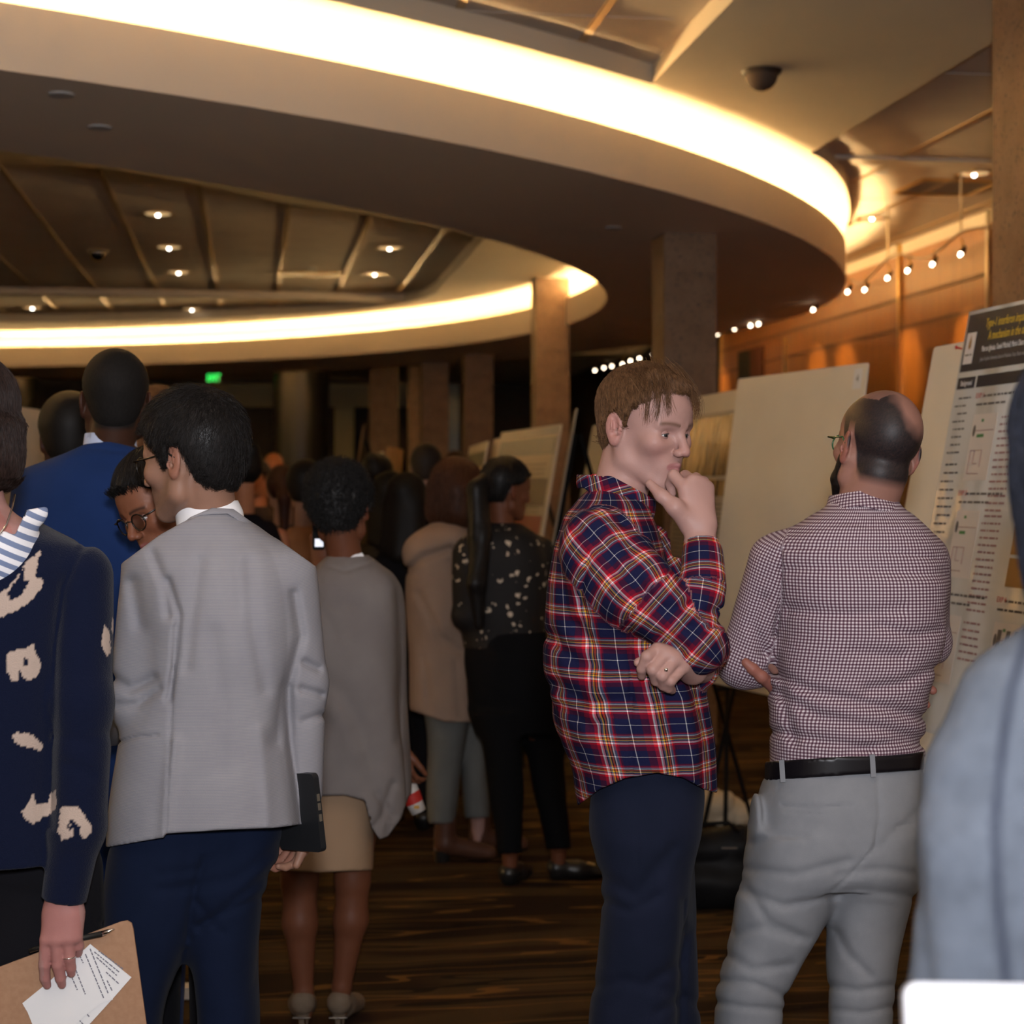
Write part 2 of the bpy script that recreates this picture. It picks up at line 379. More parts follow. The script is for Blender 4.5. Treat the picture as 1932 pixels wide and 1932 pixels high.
dls = [(319, 466, 'second downlight down the left row, behind the largest one'), (337, 513, 'third downlight of the left row in the tile ceiling'), (353, 551, 'fourth downlight of the left row, near the cross beam'),
       (362, 583, 'downlight beyond the cross beam, in line with the left row'), (61, 580, 'dim downlight beyond the cross beam at the far left'), (20, 548, 'small downlight at the left edge before the cross beam'),
       (735, 467, 'nearest downlight of the right row in the recessed tile ceiling'), (707, 516, 'middle downlight of the right row beside the ceiling vent'), (680, 555, 'last downlight of the right row before the glowing cove'),
       (1838, 327, 'bright downlight over the wood wall beside the stone column'), (1645, 410, 'downlight over the wood wall close to the curved ring edge')]
for x, y, lab in dls:
    Q = PL(x, y, HC); c = copy_tree(dl, (Q[0], Q[1], z)); c['label'] = lab
for x, y, s_, lab in ((185, 472, 1.0, 'black dome camera on the recessed tile ceiling'), (1437, 133, 1.05, 'dark blurred round fitting on the plain gypsum beam above')):
    H = HC if s_ == 1 else HG; Q = PL(x, y, H); z_ = EYE + H
    cm = empty('dome_camera' if s_ == 1 else 'ceiling_speaker', (Q[0], Q[1], z_), lab, 'security camera' if s_ == 1 else 'speaker')
    b = MB(); disc(b, Q, 0.095 * s_, 0.085 * s_, z_ - 0.001, z_ - 0.022, top=True); b.build('mount', M['steel'] if s_ == 1 else M['dark'], cm)
    b = MB()
    for k in range(6):
        a0, a1 = k * 15, (k + 1) * 15
        disc(b, Q, 0.075 * s_ * math.cos(math.radians(a0)), 0.075 * s_ * math.cos(math.radians(a1)) + 1e-4, z_ - 0.022 - 0.075 * s_ * math.sin(math.radians(a0)), z_ - 0.022 - 0.075 * s_ * math.sin(math.radians(a1)))
    b.build('dome', mat('smoked_dome', (0.004, 0.004, 0.005), 0.15) if s_ == 1 else mat('brown_grille', (0.07, 0.045, 0.03), 0.8), cm, smooth=True)
for x, y, H, lab in ((188, 239, HS, 'pale oval sprinkler cap on the dark soffit'), (116, 177, HS, 'faint sprinkler cap nearest the ring fascia'), (576, 545, HC, 'small sprinkler cap below the ceiling vent'), (588, 506, HC, 'sprinkler cap just above the ceiling vent'), (1662, 325, HC, 'sprinkler cap in the tiles over the wood wall'), (1157, 429, HS, 'faint sprinkler cap near the dark column head')):
    Q = PL(x, y, H); b = MB(); disc(b, Q, 0.055, 0.05, EYE + H, EYE + H - 0.008, top=True)
    o = b.build('sprinkler_cap', mat('cap', (0.5, 0.48, 0.46), 0.4)); tag(o, lab, 'sprinkler', 'sprinkler caps')
# vents
def vent(px, py, H, ws, wt, lab):
    Q = PL(px, py, H); z_ = EYE + H; v = empty('ceiling_vent', (Q[0], Q[1], z_), lab, 'vent')
    b = MB(); c = (Q[0], Q[1])
    for a, q, hs, ht in ((0, 1, ws, .012), (0, -1, ws, .012), (1, 0, .012, wt), (-1, 0, .012, wt)):
        b.box((c[0] + RX * a * ws + UX * q * wt, c[1] + RY * a * ws + UY * q * wt, z_ - 0.008), (hs, ht, 0.008), AXH)
    b.build('frame', M['brass'], v)
    b = MB()
    for k in range(-3, 4): b.box((c[0] + UX * k * wt / 4, c[1] + UY * k * wt / 4, z_ - 0.006), (ws, 0.006, 0.005), AXH)
    b.build('slats', M['steel'], v)
    b = MB(); b.box((c[0], c[1], z_ - 0.001), (ws, wt, 0.001), AXH); b.build('backing', M['dark'], v)
vent(583, 516, HC, 0.30, 0.12, 'long bright-edged vent between two grid bars of the tile ceiling')
vent(590, 384, HC, 0.17, 0.10, 'dark square vent at the near edge of the recessed tile ceiling')
vent(1785, 352, HC, 0.28, 0.28, 'brown square return vent over the wood wall, below the bright downlight')

# ---- track lights in front of the wood wall
track_pts = [(1900, 462), (1813, 478), (1760, 497), (1713, 509), (1675, 523), (1632, 545), (1600, 549), (1535, 583), (1432, 610), (1417, 613), (1387, 619), (1355, 629), (1300, 648), (1233, 668), (1207, 675), (1190, 680), (1175, 686), (1155, 690), (1140, 693), (1123, 698)]
STR = SWALL - 0.85
def onl(px, py, s=STR):
    g = (px - 966) / F; Y = (s / RX) / (g + RY / RX); return np.array([g * Y, Y, EYE + (HY - py) / F * Y])
TP = [onl(x, y) for x, y in track_pts]
lens = mat('spot_lens', (1, 0.9, 0.7), 0.3, emit=(1.0, 0.80, 0.58), estr=12)
b = MB(); rail = []
for i in range(len(TP) - 1):
    for k in range(6):
        u = k / 6; p = TP[i] * (1 - u) + TP[i + 1] * u + np.array([0, 0, 0.10 + 0.05 * math.sin((i + u) * 2.1)]); rail.append(p)
b.tube(rail, 0.008, 6)
tr = empty('light_track', rail[len(rail) // 2], 'thin bent metal rail that carries the row of spotlights along the wood wall', 'track')
b.build('rail', M['steel'], tr)
b = MB()
for i in (6, 24, 42, 62, 90):
    p = rail[i]; b.tube([p, (p[0], p[1], EYE + HC)], 0.008, 6)
b.build('hanger_rods', M['steel'], tr)['kind'] = 'stuff'
names = ['nearest the stone column', 'second from the stone column', 'right of the curved arm', 'at the end of the curved arm', 'left of the curved arm', 'just past the ring edge', 'alone below the ring rim', 'above the door, right of a pair', 'above the door, left of a pair', 'just left of the doorway', 'beside the dark column, right of it', '', 'beside the dark column, left of it', 'second left of the dark column', 'third left of the dark column', 'fourth left of the dark column', 'fifth left of the dark column', 'above the fair-haired man, second from the end', 'last of the row, farthest away']
proto = None
for i in range(1, len(TP)):
    if track_pts[i][0] == 1300: continue
    p = TP[i]
    if proto is None:
        proto = empty('spotlight', p, '', 'spotlight', 'track spotlights')
        b = MB(); b.tube([p + np.array([0.0, 0, 0.10]), p + np.array([0.015, 0, 0.06]), p + np.array([0.0, 0, 0.02])], 0.006, 6); b.build('arm', M['brass'], proto)
        b = MB(); b.tube([p + np.array([0.03, 0.02, 0.045]), p + np.array([0.0, 0, 0.0])], [0.014, 0.022], 12); b.build('housing', M['black'], proto, smooth=True)
        b = MB(); b.tube([p + np.array([-0.001, -0.001, -0.001]), p + np.array([-0.012, -0.009, -0.018])], [0.0145, 0.010], 12); b.build('lamp', lens, proto, smooth=True)
        q = proto
    else: q = copy_tree(proto, p)
    q['label'] = 'small glowing track spotlight, ' + names[i - 1] if names[i - 1] else 'small glowing track spotlight'
    if i in (1, 2, 3, 5, 7, 8, 10, 13, 16, 19):
        l = light('SPOT', 'track_lamp', p + np.array([0.05, 0, -0.03]), 62, (1.0, 0.60, 0.24), spot_size=math.radians(48), spot_blend=0.7, shadow_soft_size=0.03)
        d = np.array([RX, RY, -0.55]); l.rotation_euler = Vector(d).to_track_quat('-Z', 'Y').to_euler()
# ================================================================ modelling of figures: blended solids turned into one closed mesh
def nrm(v): v = np.asarray(v, float); return v / (np.linalg.norm(v) + 1e-12)
_rt = np.random.default_rng(5).random((32, 32, 32)).astype(np.float32)
def vnoise(P):
    i = np.floor(P).astype(int); f = P - i; f = f * f * (3 - 2 * f); i &= 31; j = (i + 1) & 31
    a = _rt; x0, y0, z0 = i.T; x1, y1, z1 = j.T; fx, fy, fz = f.T
    def L(p, q, w): return p + (q - p) * w
    return L(L(L(a[x0, y0, z0], a[x1, y0, z0], fx), L(a[x0, y1, z0], a[x1, y1, z0], fx), fy),
             L(L(a[x0, y0, z1], a[x1, y0, z1], fx), L(a[x0, y1, z1], a[x1, y1, z1], fx), fy), fz) * 2 - 1
def cap(a, b, ra, rb=None, flat=None, k=None):       # tapered limb; flat = (axis, factor) presses it thinner along axis
    return ('cap', np.array(a, float), np.array(b, float), ra, ra if rb is None else rb, flat, k)
def elp(c, r, R=None, k=None): return ('elp', np.array(c, float), np.array(r, float), None if R is None else np.array(R, float), k)
def loft(rows, n=2.3, k=None):                        # rows: (x, y, z, half width, half depth[, turn])
    r = np.array([list(q) + [0] * (6 - len(q)) for q in rows], float); r = r[np.argsort(r[:, 2])]
    if len(r) > 2:                                     # monotone cubic through the sections
        z = r[:, 2]; h = np.diff(z); dl = np.diff(r, axis=0) / h[:, None]; m = np.zeros_like(r); m[0], m[-1] = dl[0], dl[-1]
        pr = dl[:-1] * dl[1:]; w1 = (2 * h[1:] + h[:-1])[:, None]; w2 = (h[1:] + 2 * h[:-1])[:, None]
        m[1:-1] = np.where(pr > 0, (w1 + w2) / (w1 / np.where(dl[:-1] == 0, 1, dl[:-1]) + w2 / np.where(dl[1:] == 0, 1, dl[1:])), 0)
        out = []
        for i in range(len(h)):
            for u in np.arange(0, 1, 1 / 7): u2, u3 = u * u, u ** 3; q = (2 * u3 - 3 * u2 + 1) * r[i] + (u3 - 2 * u2 + u) * h[i] * m[i] + (3 * u2 - 2 * u3) * r[i + 1] + (u3 - u2) * h[i] * m[i + 1]; q[2] = z[i] + u * h[i]; out.append(q)
        r = np.array(out + [r[-1]])
    return ('loft', r, n, k)
def cut(pr, k=0.004): return ('cut', pr, k)
def plane(p, nvec, k=0.003): return ('plane', np.array(p, float), nrm(nvec), k)   # removes the side the normal points to
def pdist(pr, P):
    t = pr[0]
    if t == 'cap':
        _, a, b, ra, rb, flat, _k = pr; Q = P
        if flat is not None:
            ax, s = nrm(flat[0]), flat[1]; m = (a + b) / 2
            Q = P + ((P - m) @ ax)[:, None] * ax * (1 / s - 1); a = a + ((a - m) @ ax) * ax * (1 / s - 1); b = b + ((b - m) @ ax) * ax * (1 / s - 1)
        d = b - a; u = np.clip((Q - a) @ d / (d @ d + 1e-12), 0, 1)
        return np.sqrt((((Q - a) - u[:, None] * d) ** 2).sum(1)) - (ra + (rb - ra) * u)
    if t == 'elp':
        _, c, r, R, _k = pr; q = P - c
        if R is not None: q = q @ R.T
        k0 = np.sqrt(((q / r) ** 2).sum(1)); k1 = np.sqrt(((q / r ** 2) ** 2).sum(1)) + 1e-9
        return np.where(k0 < 0.05, -r.min(), k0 * (k0 - 1) / k1)
    if t == 'loft':
        _, r, n, _k = pr; z = np.clip(P[:, 2], r[0, 2], r[-1, 2]); g = [np.interp(z, r[:, 2], r[:, i]) for i in (0, 1, 3, 4, 5)]
        u, v = P[:, 0] - g[0], P[:, 1] - g[1]
        if np.any(r[:, 5]):
            c, s = np.cos(g[4]), np.sin(g[4]); u, v = u * c + v * s, -u * s + v * c
        rr = np.sqrt(u * u + v * v) + 1e-5; q = ((np.abs(u) / g[2]) ** n + (np.abs(v) / g[3]) ** n) ** (1 / n) + 1e-5 / np.minimum(g[2], g[3])
        d = rr * (1 - 1 / q); dz = np.abs(P[:, 2] - z)
        return np.where(dz > 0, np.sqrt(np.maximum(d, 0) ** 2 + dz ** 2), d)
def smin(a, b, k): h = np.clip(0.5 + 0.5 * (b - a) / k, 0, 1); return b + (a - b) * h - k * h * (1 - h)
def field(prims, P, k=0.02):
    d = np.full(len(P), 9.0)
    if len(P) < 5000:
        lim = None
    else:
        lo, hi = P.min(0), P.max(0); cc = ((lo + hi) / 2)[None]; lim = np.linalg.norm(hi - lo) / 2 * 1.35 + 0.07
    for pr in prims:
        if lim is not None and pr[0] in ('cap', 'elp', 'loft', 'cut') and pdist(pr[1] if pr[0] == 'cut' else pr, cc)[0] > lim: continue
        if pr[0] == 'cut': d = -smin(-d, pdist(pr[1], P), pr[2])
        elif pr[0] == 'plane': d = -smin(-d, -((P - pr[1]) @ pr[2]), pr[3])
        elif pr[0] == 'fn': d = pr[1](P, d)
        else:
            kk = pr[-1] if pr[-1] is not None else k
            e = pdist(pr, P); d = smin(d, e, kk)
    return d
def folds(amp, scale, stretch=(1, 1, 1), seed=0.0):    # cloth that hangs in soft folds
    st = np.array(stretch, float) * scale
    def f(P, d):
        m = np.abs(d) < 0.08; o = d.copy()
        if m.any():
            Q = P[m] * st + seed; w = vnoise(Q * 0.7 + 9.1)
            o[m] = d[m] + amp * (1 - np.abs(vnoise(Q + 0.8 * w[:, None])) * 2.2) + amp * 0.4 * vnoise(Q * 2.3 + 3)
        return o
    return ('fn', f)
def creases(D, lines, s_=1.0):                      # lines: (list of pixel points, width m, depth m) pressed into the cloth that faces the lens
    L = [([W(x, y, D)[[0, 2]] for x, y in pts], w, a) for pts, w, a in lines]
    def f(P, d):
        m = (np.abs(d) < 0.05) & (P[:, 1] < D + 0.25); o = d.copy()
        if m.any():
            Q = P[m].copy(); s = D / Q[:, 1]; q = np.c_[Q[:, 0] * s, EYE + (Q[:, 2] - EYE) * s]; acc = np.zeros(len(q))
            for pts, w, a in L:
                b = np.full(len(q), 9.0)
                for i in range(len(pts) - 1):
                    e = pts[i + 1] - pts[i]; u = np.clip((q - pts[i]) @ e / (e @ e), 0, 1); b = np.minimum(b, np.sqrt((((q - pts[i]) - u[:, None] * e) ** 2).sum(1)))
                acc += s_ * a * np.exp(-(b / w) ** 2)
            o[m] = d[m] + acc
        return o
    return ('fn', f)
def solid(prims, h, k=0.02, fn=None):                  # sparse surface nets
    g = (lambda P: field(prims, P, k)) if fn is None else fn
    lo, hi = np.full(3, 1e9), np.full(3, -1e9)
    for pr in prims:
        if pr[0] == 'cap': pts = np.array([pr[1], pr[2]]); r = max(pr[3], pr[4]) * 1.6
        elif pr[0] == 'elp': pts = pr[1][None]; r = pr[2].max()
        elif pr[0] == 'loft': pts = pr[1][:, :3]; r = pr[1][:, 3:5].max() * 1.25
        else: continue
        lo = np.minimum(lo, pts.min(0) - r); hi = np.maximum(hi, pts.max(0) + r)
    lo -= 0.03; hi += 0.03; B = 8
    # coarse to fine search for the blocks that hold the surface
    sz = B * h * 4; n = np.ceil((hi - lo) / sz).astype(int)
    I = np.stack(np.meshgrid(*[np.arange(q) for q in n], indexing='ij'), -1).reshape(-1, 3)
    d = g(lo + (I + 0.5) * sz); I = I[np.abs(d) < sz * 0.87 * 1.25 + 0.02]
    for _ in range(2):
        I = (I[:, None] * 2 + np.array([[a, b, c] for a in (0, 1) for b in (0, 1) for c in (0, 1)])).reshape(-1, 3); sz /= 2
        d = g(lo + (I + 0.5) * sz); I = I[np.abs(d) < sz * 0.87 * 1.3 + 0.012]
    off = np.stack(np.meshgrid(*[np.arange(B + 1)] * 3, indexing='ij'), -1).reshape(-1, 3)
    n = n * 4 * B + 2; S = np.array([n[1] * n[2], n[2], 1], np.int64)
    keys, cents, eds = [], [], [[], [], []]
    for s in range(0, len(I), 64):
        J = I[s:s + 64]; G = (J[:, None] * B + off); D = g((lo + G.reshape(-1, 3) * h)).reshape(len(J), B + 1, B + 1, B + 1)
        ins = D < 0
        cc = [ins[:, a:a + B, b:b + B, c:c + B] for a in (0, 1) for b in (0, 1) for c in (0, 1)]
        cnt = sum(x.astype(np.int8) for x in cc); act = (cnt > 0) & (cnt < 8)
        bi, x, y, z = np.nonzero(act)
        if len(bi) == 0: continue
        acc = np.zeros((len(bi), 3)); w = np.zeros(len(bi))
        for ax in range(3):
            for p in (0, 1):
                for q in (0, 1):
                    o0 = [p, q]; o0.insert(ax, 0); o1 = [p, q]; o1.insert(ax, 1)
                    d0 = D[bi, x + o0[0], y + o0[1], z + o0[2]]; d1 = D[bi, x + o1[0], y + o1[1], z + o1[2]]
                    cr = (d0 < 0) != (d1 < 0); t = np.where(cr, d0 / np.where(cr, d0 - d1, 1), 0)
                    pos = np.tile(np.array(o0, float), (len(bi), 1)); pos[:, ax] += t
                    acc += pos * cr[:, None]; w += cr
        base = J[bi] * B + np.c_[x, y, z]
        keys.append(base @ S); cents.append(lo + (base + acc / w[:, None]) * h)
        for ax in range(3):
            o1 = [0, 0, 0]; o1[ax] = 1
            a_ = D[bi, x, y, z] < 0; b_ = D[bi, x + o1[0], y + o1[1], z + o1[2]] < 0
            m = a_ != b_; eds[ax].append(np.c_[base[m] @ S, a_[m]])
    keys = np.concatenate(keys); V = np.concatenate(cents); o = np.argsort(keys); keys = keys[o]; V = V[o]
    Fc = []
    for ax in range(3):
        E_ = np.concatenate(eds[ax]).astype(np.int64); a, b = [q for q in range(3) if q != ax]
        K4 = np.c_[E_[:, 0], E_[:, 0] - S[a], E_[:, 0] - S[a] - S[b], E_[:, 0] - S[b]]
        ix = np.searchsorted(keys, K4); ix = np.minimum(ix, len(keys) - 1); ok = (keys[ix] == K4).all(1)
        q = ix[ok]; fl = E_[ok, 1].astype(bool)
        if ax == 1: fl = ~fl
        q[~fl] = q[~fl][:, ::-1]; Fc.append(q)
    return V, np.concatenate(Fc)
def grad(g, P, e=0.0015):
    G = np.stack([g(P + np.eye(3)[i] * e) - g(P - np.eye(3)[i] * e) for i in range(3)], 1)
    return G / (np.linalg.norm(G, axis=1)[:, None] + 1e-12)
def clothuv(prims, V):                                  # weave coordinates that follow each sleeve, leg or trunk
    best = np.full(len(V), 9e9); uv = np.zeros((len(V), 3)); i = 0
    for pr in prims:
        if pr[0] not in ('cap', 'loft', 'elp'): continue
        i += 1; d = pdist(pr, V)
        if pr[0] == 'loft':
            r = pr[1]; cx = np.interp(V[:, 2], r[:, 2], r[:, 0]); cy = np.interp(V[:, 2], r[:, 2], r[:, 1]); R = (r[:, 3].mean() + r[:, 4].mean()) / 2
            q = np.c_[np.arctan2(V[:, 0] - cx, -(V[:, 1] - cy)) * R, V[:, 2], np.full(len(V), i)]
        elif pr[0] == 'cap':
            a, b = pr[1], pr[2]; ax = nrm(b - a); y = np.array([0.02, -1, 0.01]); y = nrm(y - ax * y.dot(ax)); x = np.cross(ax, y); R = (pr[3] + pr[4]) / 2
            q = np.c_[np.arctan2((V - a) @ x, (V - a) @ y) * R, (V - a) @ ax, np.full(len(V), i)]
        else: q = np.c_[V[:, 0], V[:, 2], np.full(len(V), i)]
        m = d < best; best[m] = d[m]; uv[m] = q[m]
    return uv
def sobj(name, prims, h, mat_, parent, k=0.02, uv=False, color=None, keep=None, fn=None):
    V, Fc = solid(prims, h, k, fn)
    if keep is not None:
        m = keep(V); mp = np.cumsum(m) - 1; Fc = Fc[m[Fc].all(1)]; Fc = mp[Fc]; V = V[m]
    org = world_loc(parent) if parent is not None else np.array([V[:, 0].mean(), V[:, 1].mean(), V[:, 2].min()])
    me = bpy.data.meshes.new(name); nv, nf = len(V), len(Fc)
    me.vertices.add(nv); me.vertices.foreach_set('co', (V - org).astype(np.float32).ravel())
    me.loops.add(nf * 4); me.loops.foreach_set('vertex_index', Fc.astype(np.int32).ravel())
    me.polygons.add(nf); me.polygons.foreach_set('loop_start', np.arange(0, nf * 4, 4, dtype=np.int32)); me.polygons.foreach_set('loop_total', np.full(nf, 4, np.int32))
    me.polygons.foreach_set('use_smooth', np.ones(nf, bool)); me.update(calc_edges=True)
    if uv: a = me.attributes.new('weave', 'FLOAT_VECTOR', 'POINT'); a.data.foreach_set('vector', clothuv(prims, V).astype(np.float32).ravel())
    if color is not None:
        c = np.c_[color(V), np.ones(nv)]; a = me.attributes.new('tint', 'FLOAT_COLOR', 'POINT'); a.data.foreach_set('color', c.astype(np.float32).ravel())
    me.materials.append(mat_)
    o = bpy.data.objects.new(name, me); C.objects.link(o)
    if parent is not None: o.parent = parent; o.location = (0, 0, 0)
    else: o.location = org
    return o

# ---------------------------------------------------------------- head
def basis(yaw, pitch=0.0, roll=0.0):                     # rows: forward, left, up.  yaw 0 looks away from the lens (+Y), 90 = towards picture left, -90 = picture right, 180 = at the lens
    y, p, r = map(math.radians, (yaw, pitch, roll))
    f = np.array([-math.sin(y) * math.cos(p), math.cos(y) * math.cos(p), math.sin(p)]); l = np.array([-math.cos(y), -math.sin(y), 0]); u = np.cross(f, l)
    l2 = l * math.cos(r) + u * math.sin(r); u2 = u * math.cos(r) - l * math.sin(r)
    return np.array([f, l2, u2])
class Head:
    # c = centre of the skull (between the ears, eye height); s = 1 for a head 0.235 m high
    def __init__(s, c, B, sc=1.0, female=False, nose=1.0, ears=True, detail=True, jaw=1.0):
        s.c = np.array(c, float); s.B = B; s.s = sc; g = lambda x, y, z: s.c + sc * (x * B[0] + y * B[1] + z * B[2]); s.g = g
        e = lambda c_, r, k=None: elp(g(*c_), np.array(r) * sc, B, k); j = jaw * (0.93 if female else 1.0)
        p = [e((-0.012, 0, 0.040), (0.097, 0.075, 0.085)), e((0.030, 0, 0.035), (0.062, 0.064, 0.062), 0.03), e((0.030, 0, -0.030), (0.058, 0.058, 0.075), 0.03)]
        for q in (-1, 1):
            p.append(cap(g(-0.012, q * 0.060 * j, -0.030), g(0.002, q * 0.052 * j, -0.068), 0.017 * sc, 0.016 * sc, k=0.03))
            p.append(cap(g(0.002, q * 0.052 * j, -0.068), g(0.066, q * 0.017, -0.098), 0.016 * sc, 0.017 * sc, k=0.025))
            p.append(e((0.062, q * 0.040, -0.020), (0.022, 0.024, 0.020), 0.022))                              # cheekbone
        p.append(e((0.074, 0, -0.100), (0.016, 0.018, 0.015), 0.018))
        p.append(e((0.070, 0, -0.062), (0.024, 0.030, 0.028), 0.02))
        if detail:
            for q in (-1, 1): p.append(cap(g(0.084, q * 0.012, 0.020), g(0.072, q * 0.046, 0.020), 0.009 * sc, 0.008 * sc, k=0.012))   # brow ridge
            for q in (-1, 1): p.append(cut(elp(g(0.097, q * 0.032, 0.000), np.array([0.020, 0.019, 0.012]) * sc, B), 0.012))
        p += [cap(g(0.086, 0, 0.012), g(0.088 + 0.022 * nose, 0, -0.028), 0.0075 * sc, 0.0105 * sc, k=0.010)]
        for q in (-1, 1): p.append(e((0.092 + 0.010 * nose, q * 0.012, -0.033), (0.011, 0.0075, 0.008), 0.005))
        if detail:
            for q in (-1, 1): p.append(cut(elp(g(0.100 + 0.010 * nose, q * 0.0075, -0.0415), np.array([0.005, 0.0032, 0.004]) * sc, B), 0.002))
            p.append(cap(g(0.084, -0.021, -0.0605), g(0.0975, 0, -0.0575), 0.0035 * sc, 0.0052 * sc, k=0.004)); p.append(cap(g(0.084, 0.021, -0.0605), g(0.0975, 0, -0.0575), 0.0035 * sc, 0.0052 * sc, k=0.004))
            p.append(cap(g(0.083, -0.018, -0.0665), g(0.0955, 0, -0.0695), 0.004 * sc, 0.0062 * sc, k=0.004)); p.append(cap(g(0.083, 0.018, -0.0665), g(0.0955, 0, -0.0695), 0.004 * sc, 0.0062 * sc, k=0.004))
            p.append(cut(cap(g(0.090, -0.022, -0.0632), g(0.103, 0, -0.0635), 0.0012 * sc), 0.002)); p.append(cut(cap(g(0.090, 0.022, -0.0632), g(0.103, 0, -0.0635), 0.0012 * sc), 0.002))
        if ears:
            for q in (-1, 1):
                c0 = np.array((-0.014, q * 0.080, -0.004)); ax = nrm(0.22 * B[0] + q * B[1]); ay = nrm(np.cross(B[2], ax)); R_ = np.array([ay, ax, B[2] * 0.985 + 0.17 * -B[0]])
                R_[2] = nrm(R_[2]); R_[0] = nrm(np.cross(R_[1], R_[2]))
                p.append(elp(g(*c0), np.array([0.0195, 0.0068, 0.0325]) * sc, R_, 0.006))
                p.append(elp(g(c0[0] + 0.004, q * 0.079, -0.030), np.array([0.010, 0.006, 0.011]) * sc, R_, 0.006))
                fw_ = R_[0] if R_[0] @ B[0] > 0 else -R_[0]; E_ = lambda a, b_, c_: g(*c0) + sc * (a * fw_ + b_ * R_[1] + c_ * R_[2])
                p.append(cut(elp(E_(0.002, 0.0075, 0.003), np.array([0.0112, 0.0075, 0.0225]) * sc, R_), 0.0022))
                p.append(elp(E_(-0.0035, 0.0042, 0.004), np.array([0.0026, 0.0036, 0.0150]) * sc, R_, 0.002))
                p.append(cut(elp(E_(0.006, 0.0040, -0.008), np.array([0.0060, 0.0085, 0.0080]) * sc, R_), 0.002))
                p.append(elp(E_(0.0125, 0.0045, -0.009), np.array([0.0035, 0.0035, 0.0060]) * sc, R_, 0.002))
        s.p = p
    def neck(s, base, r=0.054, r2=None):
        s.nb = np.array(base, float); r2 = r2 or r * 1.03
        return [cap(s.g(-0.030, 0, -0.045), s.nb, r * .97, r2, k=0.012), cap(s.g(0.008, 0, -0.085), s.nb * 0.85 + s.g(0, 0, -0.1) * 0.15, r * 0.5, r * 0.85, k=0.012)]
    def loc(s, V): return (V - s.c) @ s.B.T / s.s
    def tint(s, skin, lips=None, brow=None, red=0.35, stubble=None, hairline=None):
        skin = np.array(skin, float); lips = np.array(lips if lips is not None else skin * [0.95, 0.62, 0.60]); brow = np.array(brow if brow is not None else skin * 0.3)
        def f(V):
            q = s.loc(V); c = np.tile(skin, (len(V), 1)); c *= (1 + 0.05 * vnoise(V * 60))[:, None]
            def put(w, col): nonlocal c; w = np.clip(w, 0, 1)[:, None]; c = c * (1 - w) + np.array(col) * w
            rd = skin * [1.04, 0.72, 0.70]
            put(red * np.exp(-((q[:, 0] - 0.075) ** 2 + (np.abs(q[:, 1]) - 0.045) ** 2 + (q[:, 2] + 0.03) ** 2) / 0.022 ** 2), rd)
            put(red * 1.2 * np.exp(-((q[:, 0] - 0.112) ** 2 + q[:, 1] ** 2 + (q[:, 2] + 0.03) ** 2) / 0.016 ** 2), rd)
            put(1.5 * red * ((np.abs(q[:, 1]) > 0.078) & (np.abs(q[:, 0] + 0.014) < 0.035)), rd)
            if stubble is not None:
                w = np.clip((-0.030 - q[:, 2]) / 0.02, 0, 1) * np.clip((q[:, 0] + 0.005) / 0.02, 0, 1) * (q[:, 2] > -0.125) * (0.75 + 0.25 * vnoise(V * 300)); put(w * stubble[1], stubble[0])
            m = ((q[:, 0] - 0.094) / 0.015) ** 2 + (q[:, 1] / 0.0235) ** 2 + ((q[:, 2] + 0.0635) / 0.0105) ** 2; put((1.25 - m) * 3, lips)
            yb = np.abs(q[:, 1]); zb = 0.0235 - ((yb - 0.034) / 0.05) ** 2 * 2 * 0.008; put(((yb > 0.012) & (yb < 0.054) & (q[:, 0] > 0.05)) * np.exp(-((q[:, 2] - zb) / 0.0042) ** 2) * 0.85, brow)
            if hairline is not None: put(hairline[1](q), hairline[0])
            return c
        return f
    def eyes(s, parent, iris=(0.16, 0.22, 0.24), side=(-1, 1), look=(1, 0, 0), skin=(0.34, 0.18, 0.15), op=0.0042):
        for q in side:
            c = s.g(0.0712, q * 0.032, -0.001); r = 0.0118 * s.s; b = MB(); bm = bmesh.new(); bmesh.ops.create_uvsphere(bm, u_segments=32, v_segments=24, radius=1.0)
            S0 = np.array([v.co[:] for v in bm.verts]); fs = [[v.index for v in f.verts] for f in bm.faces]; bm.free()
            lk = nrm(look[0] * s.B[0] + look[1] * s.B[1] + look[2] * s.B[2]); M3 = np.array(Vector(lk).to_track_quat('Z', 'Y').to_matrix()); V = S0 @ M3.T * r + c
            o = mesh_obj('eye', V, fs, MEYE, parent, True); o.data.materials.append(mat('iris', iris, 0.15)); o.data.materials.append(mat('pupil', (0.004, 0.004, 0.004), 0.1))
            for f_, pf in zip(fs, o.data.polygons):
                dd = (V[f_].mean(0) - c) @ lk / r; pf.material_index = 2 if dd > 0.965 else (1 if dd > 0.84 else 0)
            # lids: a thin shell round the eyeball with an almond-shaped opening
            th = np.linspace(-math.radians(88), math.radians(88), 41); V2, F2 = [], []
            for up in (1, -1):
                n0 = len(V2)
                for a in th:
                    h = (op if up > 0 else op * .75) * s.s * max(1 - (a / math.radians(62)) ** 2, 0) * up - 0.0006 * math.sin(a) * q
                    for k in range(7):
                        rr = r * 1.07; z = h + (up * rr * .93 - h) * k / 6; m = math.sqrt(max(rr * rr - z * z, 0)); V2.append(c + m * math.cos(a) * s.B[0] + m * math.sin(a) * s.B[1] + z * s.B[2])
                for i in range(40):
                    for k in range(6): p0 = n0 + i * 7 + k; F2.append((p0, p0 + 7, p0 + 8, p0 + 1))
                if up > 0: lash = [V2[n0 + i * 7] for i in range(6, 35)]
            mesh_obj('eyelid', V2, F2, mat('lid_skin', skin, .6), parent, True)
            b.tube(lash, 0.0007 * s.s, 5); b.build('lashes', mat('lash', (0.03, 0.015, 0.01), .6), parent)
